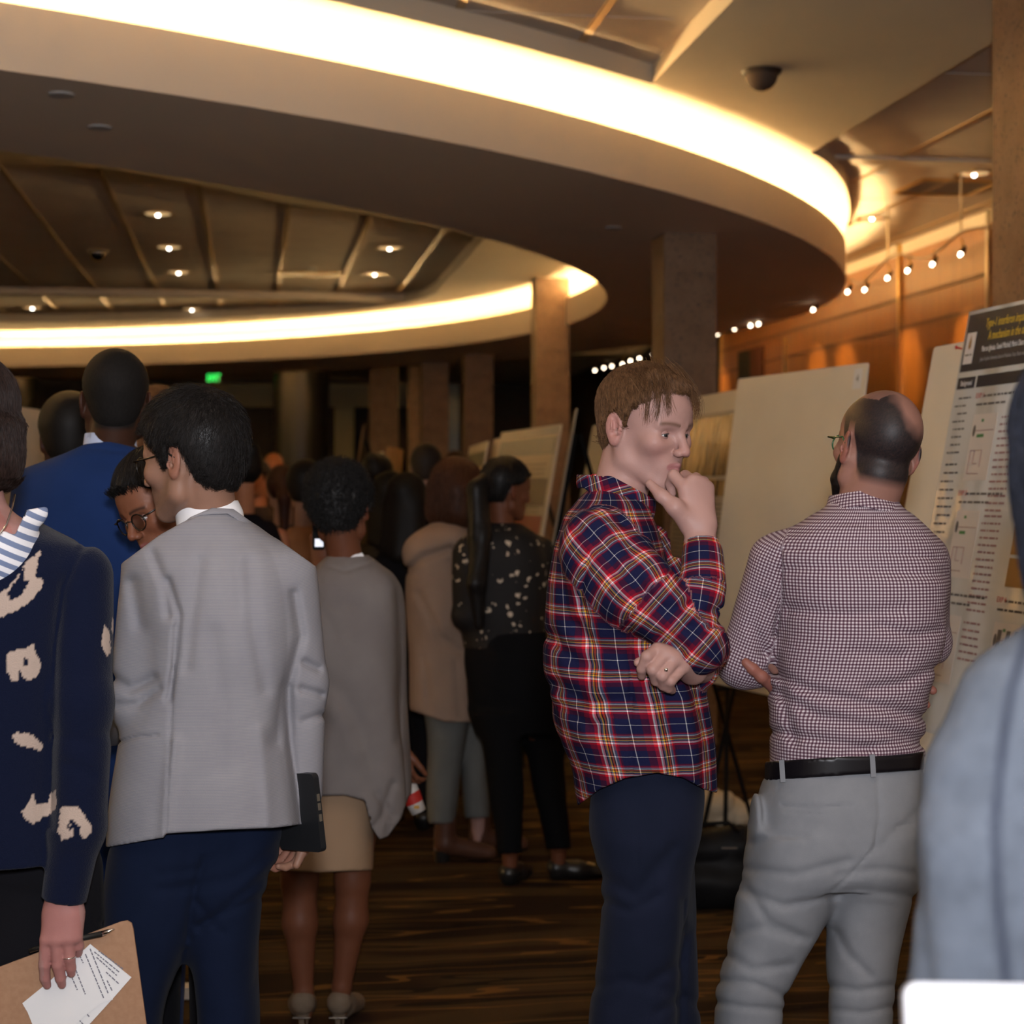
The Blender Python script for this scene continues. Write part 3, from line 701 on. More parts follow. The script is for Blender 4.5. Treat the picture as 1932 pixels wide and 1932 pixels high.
MEYE = mat('eye_white', (0.62, 0.60, 0.58), 0.15); MLID = mat('lid_skin', (0.33, 0.17, 0.14), 0.6)
def skinmat(name, rough=0.5, spec=0.3):
    m = mat(name, rough=rough, spec=spec); t = NT(m); a = t.n('ShaderNodeAttribute', attribute_name='tint'); t.base(a.outputs['Color'])
    t.bump(t.noise(t.coord(), 420, 3), 0.18, 0.0015); m.node_tree.nodes['Principled BSDF'].inputs['Subsurface Weight'].default_value = 0.08
    m.node_tree.nodes['Principled BSDF'].inputs['Subsurface Radius'].default_value = (0.012, 0.005, 0.003); return m
MSKIN = skinmat('skin')
# ---------------------------------------------------------------- hair
def hairmat(name, col, tip=None, rough=0.42):
    m = mat(name, rough=rough + .08, spec=0.22); t = NT(m); co = t.coord('Object', (1, 1, 0.25)); t.base(t.ramp(t.noise(co, 260, 2), [(0.3, tuple(np.array(col) * 0.55)), (0.7, tuple(tip or col))])); return m
def strands(name, prims, seedpts, flow, length, nseg, r, mat_, parent, k=0.02, lift=0.003, wild=0.25, curl=0.0, jitter=0.15, sd=1):
    # seedpts on the cap; strands run along the hair surface in the direction of flow(P)
    g = lambda P: field(prims, P, k); rg = np.random.default_rng(sd); P = seedpts.copy(); n = len(P); st = length * (1 + jitter * rg.normal(size=n)) / nseg
    path = [P.copy()]; ph = rg.random(n) * 6.28; lf = lift * rg.random(n); wv = rg.normal(size=(n, 3)) * wild
    for i in range(nseg):
        N = grad(g, P); d = flow(P) + wv; d -= (d * N).sum(1)[:, None] * N; d /= np.linalg.norm(d, axis=1)[:, None] + 1e-9
        if curl:
            s_ = np.cross(N, d); d = d * np.cos(ph)[:, None] + s_ * np.sin(ph)[:, None]; ph += curl
        P = P + d * st[:, None]; e = g(P); P = P - N * (e - lf * (i + 1) / nseg * 1.5)[:, None]; path.append(P.copy())
    A = np.stack(path, 1); m = nseg + 1                         # n, m, 3
    T = np.gradient(A, axis=1); T /= np.linalg.norm(T, axis=2)[..., None] + 1e-9
    ref = rg.normal(size=(n, 1, 3)); X = np.cross(T, ref); X /= np.linalg.norm(X, axis=2)[..., None] + 1e-9; Y = np.cross(T, X)
    rad = (r * np.linspace(1, 0.35, m))[None, :, None]
    V = np.stack([A + rad * (math.cos(a) * X + math.sin(a) * Y) for a in (0, 2.094, 4.189)], 2).reshape(-1, 3)
    idx = np.arange(n * m * 3).reshape(n, m, 3); Fc = np.concatenate([np.stack([idx[:, :-1, a], idx[:, :-1, (a + 1) % 3], idx[:, 1:, (a + 1) % 3], idx[:, 1:, a]], -1).reshape(-1, 4) for a in range(3)])
    org = world_loc(parent); me = bpy.data.meshes.new(name); nf = len(Fc)
    me.vertices.add(len(V)); me.vertices.foreach_set('co', (V - org).astype(np.float32).ravel()); me.loops.add(nf * 4); me.loops.foreach_set('vertex_index', Fc.astype(np.int32).ravel())
    me.polygons.add(nf); me.polygons.foreach_set('loop_start', np.arange(0, nf * 4, 4, dtype=np.int32)); me.polygons.foreach_set('loop_total', np.full(nf, 4, np.int32)); me.polygons.foreach_set('use_smooth', np.ones(nf, bool)); me.update(calc_edges=True)
    me.materials.append(mat_); return me
def hair(name, prims, h, mat_, parent, flow=None, n=2500, length=0.04, nseg=5, r=0.0006, k=0.02, keep=None, **kw):
    o = sobj(name, prims, h, mat_, parent, k=k)
    if n:
        me = o.data; nv = len(me.vertices); V = np.zeros(nv * 3, np.float32); me.vertices.foreach_get('co', V); V = V.reshape(-1, 3) + world_loc(parent)
        S = V[np.random.default_rng(3).integers(0, nv, n)].astype(float)
        sm = strands(name, prims, S, flow, length, nseg, r, mat_, parent, k, **kw)
        bm = bmesh.new(); bm.from_mesh(me); bm.from_mesh(sm); bm.to_mesh(me); bm.free(); bpy.data.meshes.remove(sm)
        me.polygons.foreach_set('use_smooth', np.ones(len(me.polygons), bool))
    return o
# ---------------------------------------------------------------- hands
def hand(wr, fw, up, side, s=1.0, curl=(0.3, 0.35, 0.4, 0.45), spread=0.10, thumb=(0.6, 0.5, 0.4)):
    # wr wrist, fw towards the fingers, up = back of the hand, side = +1/-1 (thumb lies along side * cross(fw, up))
    fw = nrm(fw); up = nrm(np.asarray(up) - np.dot(up, fw) * fw); t = side * np.cross(fw, up); P = []
    w = lambda a, b, c: wr + s * (a * fw + b * t + c * up)
    P.append(cap(w(-0.01, 0, 0), w(0.02, 0, 0), 0.026 * s, 0.028 * s, (up, 0.72), 0.02))
    for i, (b, L) in enumerate(((0.030, 0.084), (0.010, 0.088), (-0.010, 0.084), (-0.029, 0.077))):
        P.append(cap(w(0.012, b * 0.6, 0), w(L, b, 0.0), 0.015 * s, 0.0125 * s, (up, 0.85), 0.016))
        a = w(L, b, 0.001); d = nrm(fw + t * (1.5 - i) * spread); ang = curl[i]
        for kk, (ln, r0, r1) in enumerate(((0.042, 0.0102, 0.0090), (0.026, 0.0090, 0.0080), (0.021, 0.0080, 0.0066))):
            f = (0.85, 1.0, 0.95, 0.78)[i]; dd = nrm(math.cos(ang) * d - math.sin(ang) * up); b2 = a + dd * ln * f * s
            P.append(cap(a, b2, r0 * s * (1.0 if i < 3 else 0.9), r1 * s * (1.0 if i < 3 else 0.9), k=0.003 if kk else 0.005)); a = b2; ang += curl[i] * (1.1 if kk == 0 else 0.8)
    a = w(0.018, 0.022, -0.004); ang = thumb[0]; d0 = t
    for kk, (ln, r0, r1) in enumerate(((0.042, 0.016, 0.0125), (0.034, 0.0120, 0.0105), (0.027, 0.0105, 0.0078))):
        dd = nrm(math.cos(ang) * fw + math.sin(ang) * d0 - thumb[2] * up * (0.4 + 0.3 * kk)); b2 = a + dd * ln * s; P.append(cap(a, b2, r0 * s, r1 * s, k=0.008 if kk == 0 else 0.003)); a = b2; ang -= thumb[1] * 0.4
    return P
def chain(pts, rr, k=0.003): return [cap(pts[i], pts[i + 1], rr[i], rr[i + 1], k=k) for i in range(len(pts) - 1)]
# ---------------------------------------------------------------- cloth materials
def fabric(name, c1, c2=None, scale=500, rough=0.9, bump=0.25, sheen=0.0, mott=6, stripes=None):
    m = mat(name, c1, rough, spec=0.12, sheen=sheen); t = NT(m); co = t.coord(); c2 = c2 or tuple(np.array(c1) * 1.25)
    col = t.ramp(t.noise(co, mott, 4), [(0.3, c1), (0.7, c2)])
    if stripes:
        uvw = t.attr('weave'); sp = t.n('ShaderNodeSeparateXYZ'); t.l(uvw, sp.inputs[0])
        w = t.math('SINE', t.math('MULTIPLY', sp.outputs[1], stripes[0])); col = t.mix(t.math('MULTIPLY', t.math('GREATER_THAN', w, 0.1), stripes[2]), col, stripes[1])
    t.base(col); t.bump(t.noise(co, scale, 2), bump, 0.0015); return m
def stripes_node(t, x, period, stops):
    return t.ramp(t.math('FRACT', t.math('DIVIDE', x, period)), stops, 'CONSTANT')
def plaid_mat():
    m = mat('plaid_flannel', rough=0.9, spec=0.1); t = NT(m); sp = t.n('ShaderNodeSeparateXYZ'); t.l(t.attr('weave'), sp.inputs[0])
    nv, rd, br, wh, ye, pk, og, bk, bl = (0.008, 0.009, 0.038), (0.50, 0.007, 0.018), (0.10, 0.005, 0.020), (0.85, 0.83, 0.85), (0.80, 0.46, 0.03), (0.75, 0.25, 0.32), (0.55, 0.10, 0.02), (0.01, 0.01, 0.012), (0.13, 0.14, 0.22)
    st = [(0.0, nv), (0.155, wh), (0.168, nv), (0.36, br), (0.50, rd), (0.565, wh), (0.592, pk), (0.625, bk), (0.645, bl), (0.675, ye), (0.70, bk), (0.725, og), (0.755, bk), (0.775, wh), (0.80, bl), (0.84, rd), (0.865, br), (0.90, nv)]
    pu = stripes_node(t, t.math('ADD', sp.outputs[0], 10.0), 0.086, st); pv = stripes_node(t, t.math('ADD', sp.outputs[1], 10.02), 0.060, st)
    lt = t.mix(0.5, pu, pv); mx = t.mix(1.0, pu, pv, 'LIGHTEN'); dk = t.mix(1.0, pu, pv, 'DARKEN'); t.base(t.mix(0.5, t.mix(0.06, lt, mx), dk)); t.bump(t.noise(t.coord(), 400, 2), 0.3, 0.0015); return m
def gingham_mat():
    m = mat('gingham_cotton', rough=0.8, spec=0.25); t = NT(m); sp = t.n('ShaderNodeSeparateXYZ'); t.l(t.attr('weave'), sp.inputs[0])
    a = t.math('GREATER_THAN', t.math('FRACT', t.math('MULTIPLY', t.math('ADD', sp.outputs[0], 10), 148)), 0.48); b = t.math('GREATER_THAN', t.math('FRACT', t.math('MULTIPLY', sp.outputs[1], 148)), 0.48)
    s_ = t.math('MULTIPLY', t.math('ADD', a, b), 0.5); t.base(t.ramp(s_, [(0.0, (0.060, 0.022, 0.040)), (0.5, (0.19, 0.12, 0.15)), (1.0, (0.58, 0.53, 0.56))])); return m
# ================================================================ people
def rows(D, L, dy=0.0, n=2.3, k=None):                    # (y, left x, right x, half depth[, dy])
    out = []
    for q in L:
        Y = D + (q[4] if len(q) > 4 else dy); a, b = W(q[1], q[0], Y), W(q[2], q[0], Y); out.append(((a[0] + b[0]) / 2, Y, a[2], (b[0] - a[0]) / 2, q[3]))
    return loft(out, n, k)
def hem(D, pts, keep_above=True, k=0.002):                 # trims cloth along a line of pixels
    Q = np.array([W(x, y, D) for x, y in pts])
    def f(P, d):
        s = D / P[:, 1]; x = P[:, 0] * s; z = EYE + (P[:, 2] - EYE) * s; h = np.interp(x, Q[:, 0], Q[:, 2]); e = (h - z) if keep_above else (z - h)
        return np.maximum(d, e)
    return ('fn', f)
def inset(prims, q=0.014, bridge=None):
    out = []
    for p in prims:
        if p[0] == 'cap': out.append(('cap', p[1], p[2], max(p[3] - q, 0.012), max(p[4] - q, 0.012), p[5], p[6]))
        elif p[0] == 'loft':
            r = p[1].copy(); r[:, 3:5] = np.maximum(r[:, 3:5] - q, 0.02)
            if 0.55 < r[0, 2] and r[-1, 2] > 1.2: r = r[r[:, 2] > r[0, 2] + 0.17]; base = r[0]
            out.append(('loft', r, p[2], p[3]))
    if bridge is not None: c0 = bridge[1][0, :3] + [0, 0.03, .25]; out += [cap(c0, (p[1][-1, :3] if p[0] == 'loft' else p[1]) + np.array([0, .02, -.05]), .035, .03) for p in prims if p[0] != 'elp']
    return out
def haircap(H, th=0.010, line=None, extra=(), vol=(0, 0, 0), cut_=True):
    g = H.g; s = H.s; e = lambda c, r: elp(g(*c), np.array(r) * s, H.B, 0.02)
    P = [e((-0.014, 0, 0.042), (0.098 + th + vol[0], 0.077 + th + vol[1], 0.087 + th + vol[2])), e((-0.042, 0, -0.012), (0.054 + th, 0.056 + th * 0.8, 0.062 + th))]
    P += list(extra)
    if line:
        X = [q[0] for q in line]; Z = [q[1] for q in line]
        def f(V, d):
            q = H.loc(V); return np.maximum(d, (np.interp(q[:, 0], X, Z) + 0.004 * vnoise(V * 90) - q[:, 2]) * s)
        P.append(('fn', f))
    return P
SHORT = [(-0.12, -0.075), (-0.055, -0.068), (-0.042, -0.02), (-0.036, 0.030), (-0.006, 0.030), (0.000, -0.012), (0.012, -0.012), (0.020, 0.030), (0.045, 0.050), (0.062, 0.078), (0.10, 0.088)]
def flowdown(H, f=0.0, out=0.0, dn=1.0): return lambda P: -dn * H.B[2] + f * H.B[0] + 0 * P
def swirl(H, fw=0.8, dn=1.0, side=0.0):
    c = H.g(-0.06, 0, 0.12)
    def f(P): v = P - c; v = v / (np.linalg.norm(v, axis=1)[:, None] + 1e-9); return v + fw * 0.4 * H.B[0] - 0.3 * dn * H.B[2] + side * H.B[1]
    return f
def glasses(H, parent, r=0.0225, th=0.0016, col=(0.01, 0.008, 0.007), z=-0.003, squash=0.92, lens=True):
    g = H.g; b = MB()
    for q in (-1, 1):
        pts = [g(0.101 - 0.006 * abs(math.cos(a)) * (1 if math.cos(a) * 1 > 0 else 0), q * (0.033 + r * math.cos(a)), z + r * squash * math.sin(a)) for a in np.linspace(0, 2 * math.pi, 28, endpoint=False)]
        b.tube(pts, th, 6, closed=True)
        b.tube([g(0.094, q * (0.034 + r), z + r * 0.45), g(0.090, q * 0.071, z + r * 0.5), g(0.04, q * 0.0785, z + 0.013), g(-0.004, q * 0.086, z + 0.016), g(-0.030, q * 0.085, z - 0.002)], th * 1.15, 6)
    b.tube([g(0.101, -0.0105, z + 0.006), g(0.104, 0, z + 0.009), g(0.101, 0.0105, z + 0.006)], th, 6)
    o = b.build('glasses', mat('spectacle_frame', col, 0.25), parent, True)
    if lens:
        gl = bpy.data.materials.get('spectacle_lens')
        if gl is None:
            gl = mat('spectacle_lens', (1, 1, 1), 0.0); gl.node_tree.nodes['Principled BSDF'].inputs['Transmission Weight'].default_value = 1.0; gl.node_tree.nodes['Principled BSDF'].inputs['IOR'].default_value = 1.08
        for q in (-1, 1):
            ang = np.linspace(0, 2 * math.pi, 20, endpoint=False); V = [g(0.0995, q * (0.033 + r * 0.97 * math.cos(a)), z + r * 0.97 * squash * math.sin(a)) for a in ang] + [g(0.1005, q * (0.033 + r * 0.97 * math.cos(a)), z + r * 0.97 * squash * math.sin(a)) for a in ang]
            L = mesh_obj('lens', V, [tuple(range(20)), tuple(range(20, 40))[::-1]] + [(i, (i + 1) % 20, 20 + (i + 1) % 20, 20 + i) for i in range(20)], gl, None)
            L.parent = o; L.location = L.location - Vector(world_loc(o))
    return o
def person(px, D, label, group=None):
    label = label
    p = W(px, HY, D); return empty('person', (p[0], D, 0.0), label, 'person', group)
def shoe(P, floorxy, yaw, L=0.27, col=None, heel=0.025, name='shoe', mt=None, hh=0.05, w=0.042):
    y = math.radians(yaw); f = np.array([-math.sin(y), math.cos(y), 0]); c = np.array([floorxy[0], floorxy[1], 0])
    pr = [cap(c + np.array([0, 0, hh]), c + f * L * 0.35 + [0, 0, hh * 0.72], w * 0.95, w * 0.95), cap(c + f * L * 0.35 + [0, 0, hh * 0.7], c + f * L * 0.72 + [0, 0, hh * 0.45], w * 0.95, w * 0.62), cap(c + [0, 0, 0.02], c + [0, 0, hh], w * 0.7, w * 0.8),
          plane((0, 0, 0.001), (0, 0, -1))]
    return sobj(name, pr, 0.006, mt, P, k=0.03)
SK_FAIR = (0.37, 0.215, 0.185); SK_OLIVE = (0.29, 0.155, 0.105); SK_BROWN = (0.22, 0.085, 0.045); SK_DARK = (0.050, 0.020, 0.011); SK_DARK2 = (0.15, 0.052, 0.024)

# ---------------------------------------------------------------- the fair-haired man in the plaid shirt
D = 3.45; J = lambda x, y, dy=0.0: W(x, y, D + dy)
P = person(1200, D, 'person with fair brown hair in a red and navy plaid shirt, hand at the chin')
H = Head(J(1217, 807), basis(-133, -12, 0), 0.975, jaw=0.93)
tors = rows(D, [(925, 1108, 1190, .060), (948, 1085, 1222, .10), (975, 1062, 1232, .150), (1020, 1045, 1248, .185), (1080, 1033, 1266, .195), (1150, 1026, 1290, .19), (1220, 1025, 1305, .18), (1300, 1032, 1328, .18), (1380, 1050, 1343, .18), (1450, 1075, 1348, .175), (1560, 1092, 1350, .17)], n=2.2)
sl = [cap(J(1125, 1030, -.135), J(1200, 1112, -.19), .074, .070, k=.04), cap(J(1200, 1112, -.19), J(1312, 1212, -.205), .068, .058, k=.02), cap(J(1312, 1212, -.205), J(1326, 1120, -.18), .054, .045, k=.02), cap(J(1326, 1120, -.18), J(1324, 1045, -.15), .044, .036, k=.015)]
cuff = [cap(J(1325, 1068, -.155), J(1323, 1028, -.14), .0355, .0345, k=.002)]
far = [cap(J(1215, 1040, .13), J(1325, 1225, .13), .062, .052, k=.04), cap(J(1325, 1225, .13), J(1322, 1262, -.08), .050, .036, k=.02)]
lines = [([(1110, 960), (1165, 985), (1215, 1010)], .006, .003), ([(1095, 1000), (1140, 1030), (1165, 1090)], .012, .005), ([(1092, 1180), (1120, 1220), (1180, 1240)], .016, .010), ([(1040, 1200), (1090, 1250), (1160, 1262)], .014, .009), ([(1050, 1290), (1110, 1330), (1190, 1318)], .016, .009), ([(1060, 1330), (1120, 1372), (1180, 1340)], .012, .006), ([(1190, 1180), (1192, 1480)], .0035, .004), ([(1100, 1390), (1130, 1300), (1170, 1240)], .016, -.006),
         ([(1175, 1080), (1250, 1150), (1290, 1150)], .013, .007), ([(1300, 1140), (1320, 1165), (1352, 1150)], .011, .007), ([(1290, 1180), (1330, 1190), (1360, 1170)], .009, .006), ([(1245, 1200), (1290, 1225)], .010, .006), ([(1110, 1050), (1095, 1130), (1112, 1170)], .006, .005), ([(1230, 1330), (1250, 1400), (1245, 1470)], .016, -.005), ([(1290, 1320), (1310, 1400), (1305, 1480)], .016, -.006)]
shirt = [tors] + sl + far + [folds(.0065, 6.5, (1, 1, .8), 2.0), creases(D - .15, lines, 1.5), hem(D, [(1070, 1524), (1090, 1520), (1130, 1490), (1180, 1468), (1240, 1458), (1290, 1468), (1330, 1490), (1352, 1496), (1370, 1494)]), ('plane', J(1324, 1024, -.14), nrm([0, 0.1, 1]), .002)]
def shirtfn(V, pr=shirt):
    d = field(pr[:-1], V, .03); hood = -(V - J(1324, 1024, -.14)) @ nrm([0, .15, 1]); near = (V[:, 0] > J(1275, 0)[0]) & (V[:, 2] > J(0, 1080)[2]); return np.where(near, np.maximum(d, -hood), d)
PLAID = plaid_mat()
sobj('shirt', shirt, .0042, PLAID, P, k=.03, uv=True, fn=shirtfn)
cf = cuff + [plane(J(1323, 1016, -.14), J(1323, 1000, -.14) - J(1325, 1060, -.155)), plane(J(1325, 1072, -.155), J(1325, 1072, -.155) - J(1323, 1000, -.14))]
sobj('cuff', cf, .003, PLAID, P, uv=True)
# collar: a stand that wraps the neck with the points at the front
nb = J(1160, 950, .0)
colr = [cap(J(1148, 905, .01), J(1163, 952, .0), .064, .078, k=.01), cut(cap(J(1146, 870, .01), J(1158, 925, .0), .066, .052), .004), hem(D, [(1080, 872), (1105, 872), (1225, 936), (1240, 945)], False), hem(D, [(1080, 925), (1100, 920), (1215, 1000), (1235, 975), (1240, 970)])]
sobj('collar', colr, .003, PLAID, P, uv=True)
# right hand: knuckle of the forefinger under the lip, thumb along the jaw
wz = -.135
rh = [cap(J(1325, 1120, -.175), J(1321, 1030, -.145), .030, .028, k=.01), cap(J(1321, 1030, -.145), J(1321, 990, wz), .027, .029, ((0, 1, 0), .75), .015)]
for i, (x0, x1, y1, dd) in enumerate(((1306, 1291, 921, -.125), (1315, 1307, 908, -.120), (1324, 1322, 912, -.112), (1331, 1335, 921, -.102))):
    rh.append(cap(J(x0, 990, wz), J(x1, y1, dd), .0175, .0135, k=.016))
rh += chain([J(1291, 921, -.125), J(1271, 897, -.108), J(1264, 912, -.092), J(1268, 931, -.088)], [.0125, .0115, .0095, .0080])
rh += chain([J(1307, 908, -.120), J(1293, 898, -.080), J(1284, 912, -.060), J(1290, 930, -.070)], [.0128, .0112, .0095, .008])
rh += chain([J(1322, 912, -.112), J(1313, 902, -.070), J(1300, 915, -.055), J(1300, 932, -.065)], [.0120, .0108, .009, .008])
rh += chain([J(1335, 921, -.102), J(1328, 908, -.070), J(1316, 918, -.055), J(1313, 932, -.062)], [.0108, .0095, .008, .007])
rh += chain([J(1300, 985, wz), J(1274, 957, -.150), J(1248, 935, -.145), J(1226, 913, -.130)], [.022, .0160, .0115, .0085], .010)
# left hand, holding the other elbow
lw = -.19
lh = [cap(J(1322, 1262, -.10), J(1305, 1262, -.165), .028, .026, k=.015)]
mc = [(1240, 1226, -.232), (1257, 1233, -.240), (1274, 1244, -.240), (1290, 1258, -.232)]
for (x, y, dd), r in zip(mc, (.0135, .0135, .013, .0125)): lh.append(cap(J(1306 + (x - 1265) * .12, 1262 + (y - 1240) * .3, -.175), J(x, y, dd), .018, r, k=.018))
lh += chain([J(1240, 1226, -.232), J(1221, 1239, -.250), J(1211, 1262, -.240), J(1211, 1275, -.225)], [.0125, .0115, .0095, .0080])
lh += chain([J(1257, 1233, -.240), J(1232, 1263, -.255), J(1238, 1284, -.235), J(1246, 1290, -.215)], [.0128, .0120, .0100, .0085])
lh += chain([J(1274, 1244, -.240), J(1250, 1275, -.256), J(1252, 1293, -.235), J(1259, 1298, -.215)], [.0122, .0115, .0098, .0085])
lh += chain([J(1290, 1258, -.232), J(1265, 1284, -.250), J(1262, 1298, -.232), J(1268, 1302, -.215)], [.0112, .0105, .0090, .0080])
lh += chain([J(1285, 1245, -.185), J(1235, 1238, -.205), J(1204, 1250, -.215)], [.017, .012, .0085], .008)
legs = [rows(D, [(1430, 1130, 1315, .10), (1500, 1112, 1326, .115), (1560, 1110, 1320, .12), (1620, 1125, 1308, .115), (1700, 1138, 1300, .11), (1800, 1130, 1290, .10), (1932, 1113, 1278, .09), (2100, 1118, 1258, .085), (2300, 1130, 1245, .07), (2415, 1128, 1238, .065)], -.04), rows(D, [(1500, 1180, 1325, .12), (1640, 1190, 1312, .11), (1760, 1188, 1316, .1), (1850, 1180, 1322, .095), (1932, 1178, 1326, .09), (2100, 1180, 1300, .08), (2300, 1185, 1290, .07), (2440, 1185, 1275, .06)], .10)]
jl = [([(1130, 1650), (1200, 1690), (1270, 1600)], .014, .007), ([(1140, 1700), (1190, 1720), (1240, 1690)], .010, .006), ([(1200, 1500), (1202, 1640)], .003, .002), ([(1245, 1480), (1243, 1600)], .003, .002), ([(1120, 1860), (1180, 1850), (1260, 1870)], .012, .005), ([(1300, 1760), (1280, 1820), (1230, 1850)], .010, .006), ([(1320, 1900), (1290, 1880), (1240, 1910)], .010, .006), ([(1290, 1700), (1285, 1932)], .006, .006)]
sobj('jeans', legs + [folds(.005, 7, (1, 1, .6), 5), creases(D - .1, jl), hem(D, [(900, 1440), (1500, 1440)], False)], .0055, fabric('navy_denim', (0.006, 0.009, 0.021), (0.009, 0.012, 0.028), mott=12, sheen=.03), P, k=.05)
body = H.p + H.neck(J(1160, 965, .0), .0525) + inset([tors], .042) + inset(sl[:3] + far, .026) + inset(legs, .040, tors) + rh + lh
sobj('body', body, .0027, MSKIN, P, k=.014, color=H.tint(SK_FAIR, (0.30, 0.125, 0.12), (0.10, 0.05, 0.03), .35))
H.eyes(P, (0.05, 0.06, 0.065), look=(1, -.10, -.05), skin=(.30, .165, .145), op=.0041)
hl = [(-0.12, -0.072), (-0.060, -0.070), (-0.044, -0.040), (-0.036, 0.022), (-0.012, 0.030), (-0.004, 0.006), (0.003, 0.003), (0.009, 0.010), (0.020, 0.038), (0.038, 0.054), (0.058, 0.072), (0.070, 0.084), (0.10, 0.092)]
g = H.g
ex = [cap(g(.030, -.040, .110), g(.080, .010, .097), .014, .009, k=.02), cap(g(.050, .010, .118), g(.098, .045, .066), .013, .008, k=.02), cap(g(.098, .045, .066), g(.094, .058, .030), .007, .004, k=.01)]
hair('hair', haircap(H, .0045, hl, ex[:1], (0, 0, -.003)), .0035, hairmat('light_brown_hair', (0.085, 0.038, 0.016), (0.20, 0.10, 0.045)), P, swirl(H, 1.2, 1.0), n=9000, length=.045, nseg=6, r=.00045, wild=.22, lift=.0035)
def locks(name, curves, n, r, mt, parent, spread=.004, sd=2):
    rg = np.random.default_rng(sd); b = MB()
    for c in curves:
        c = [np.array(q) for q in smooth_pts(c, 4)]
        for _ in range(n):
            o0, o1 = rg.normal(size=3) * spread, rg.normal(size=3) * spread * .8; m = len(c); b.tube([c[i] + o0 * (1 - i / m) + o1 * (i / m) for i in range(m)], np.linspace(r, r * .3, m), 3, cap=False)
    return b.build(name, mt, parent, True)
locks('fringe', [[g(.01, -.03, .128), g(.058, -.058, .095), g(.074, -.064, .058), g(.073, -.062, .030)], [g(.02, -.02, .132), g(.070, -.046, .096), g(.085, -.050, .068), g(.088, -.046, .046)], [g(.02, 0, .128), g(.072, .0, .106), g(.092, .018, .082), g(.094, .028, .056)], [g(.02, .02, .128), g(.066, .028, .102), g(.084, .044, .070), g(.080, .054, .036)], [g(.03, .02, .128), g(.076, .02, .102), g(.090, .036, .074), g(.088, .044, .046)], [g(.0, -.05, .118), g(.045, -.068, .085), g(.055, -.074, .05), g(.056, -.072, .022)]], 46, .00045, bpy.data.materials['light_brown_hair'], P, .0075)
b = MB(); rc_ = J(1256, 1263, -.258); b.tube([rc_ + np.array([.0118 * math.cos(a) * .8, .010 * math.sin(a) * 1.1 + .012 - .010, .0118 * math.cos(a) * .55]) + np.array([0, .008, 0]) for a in np.linspace(0, 6.283, 20, endpoint=False)], .0013, 6, closed=True); b.box(rc_ + np.array([0, -.006, 0]), (.003, .002, .003)); b.build('ring', M['chrome'], P, True)
MBUT = mat('shirt_button', (0.75, 0.72, 0.68), 0.3)
SHB = mat('black_leather', (0.012, 0.011, 0.011), 0.35)
for dx, dy in ((1178, -.12), (1225, .08)): q = W(dx, HY, D + dy); shoe(P, (q[0], q[1]), -100, mt=SHB)

# ---------------------------------------------------------------- the man in the light grey blazer
D = 3.5; J = lambda x, y, dy=0.0: W(x, y, D + dy)
P = person(400, D, 'person in a light grey blazer and navy trousers seen from behind, face turned in profile')
H = Head(J(361, 868), basis(65, -8, 0), 0.985, nose=1.0)
tors = rows(D, [(958, 345, 448, .060), (985, 305, 476, .090), (1015, 268, 515, .105), (1050, 250, 552, .125), (1120, 262, 574, .145), (1200, 275, 572, .15), (1300, 262, 560, .145), (1400, 228, 558, .15), (1500, 212, 574, .16), (1640, 203, 592, .165)], n=2.3)
la = [cap(J(287, 1072, -.01), J(262, 1320, -.03), .062, .056, k=.04), cap(J(262, 1320, -.03), J(215, 1370, .22), .055, .042, k=.02)]
ra = [cap(J(538, 1085, .0), J(564, 1290, .02), .062, .055, k=.04), cap(J(564, 1290, .02), J(572, 1495, .02), .053, .037, k=.02)]
lines = [([(318, 1095), (338, 1160), (332, 1240), (318, 1320)], .007, .007), ([(330, 1180), (322, 1370), (312, 1590)], .0035, .003), ([(555, 1120), (568, 1200), (545, 1290), (548, 1400), (565, 1550)], .010, .007), ([(288, 1045), (310, 1100), (318, 1160)], .010, .006), ([(250, 1100), (262, 1180)], .014, .006), ([(375, 1060), (362, 1160), (352, 1260)], .014, .005), ([(470, 1060), (478, 1180), (500, 1300)], .014, .005), ([(430, 1050), (440, 1150)], .016, .004), ([(222, 1400), (260, 1390), (298, 1388)], .003, .004), ([(312, 1580), (318, 1480), (330, 1400)], .012, -.006), ([(490, 1380), (500, 1480), (505, 1570)], .014, -.005), ([(540, 1300), (520, 1400)], .014, .005), ([(215, 1280), (245, 1300), (290, 1280)], .010, .006), ([(222, 1330), (260, 1330), (300, 1300)], .009, .005), ([(575, 1250), (600, 1262)], .008, .006), ([(570, 1300), (605, 1310)], .008, .006), ([(575, 1360), (605, 1350)], .008, .005), ([(400, 1200), (420, 1330), (415, 1450)], .02, .004)]
BLZ = fabric('grey_blazer_cloth', (0.265, 0.255, 0.270), (0.30, 0.29, 0.30), stripes=(2200, (0.19, 0.20, 0.25), .55), mott=14)
blz = [tors] + la + ra + [folds(.0035, 5, (1, 1, .5), 7), creases(D - .14, lines, 1.5), hem(D, [(180, 1600), (205, 1598), (310, 1580), (312, 1573), (420, 1566), (520, 1562), (592, 1552), (640, 1549)]), hem(D, [(180, 1100), (300, 1010), (345, 985), (400, 962), (450, 970), (500, 1000), (640, 1100)], False)]
sobj('blazer', blz, .0042, BLZ, P, k=.03, uv=True)
sobj('blazer_collar', [cap(J(400, 948, .02), J(402, 994, .0), .060, .080, k=.01), cut(cap(J(390, 925, .02), J(395, 985, .03), .066, .062), .004), hem(D, [(280, 1010), (330, 998), (360, 975), (400, 958), (440, 960), (475, 985)], False), hem(D, [(300, 1000), (330, 1000), (380, 972), (430, 970), (475, 1000)])], .003, BLZ, P, uv=True)
WCOT = fabric('white_cotton', (0.78, 0.78, 0.80), rough=.7)
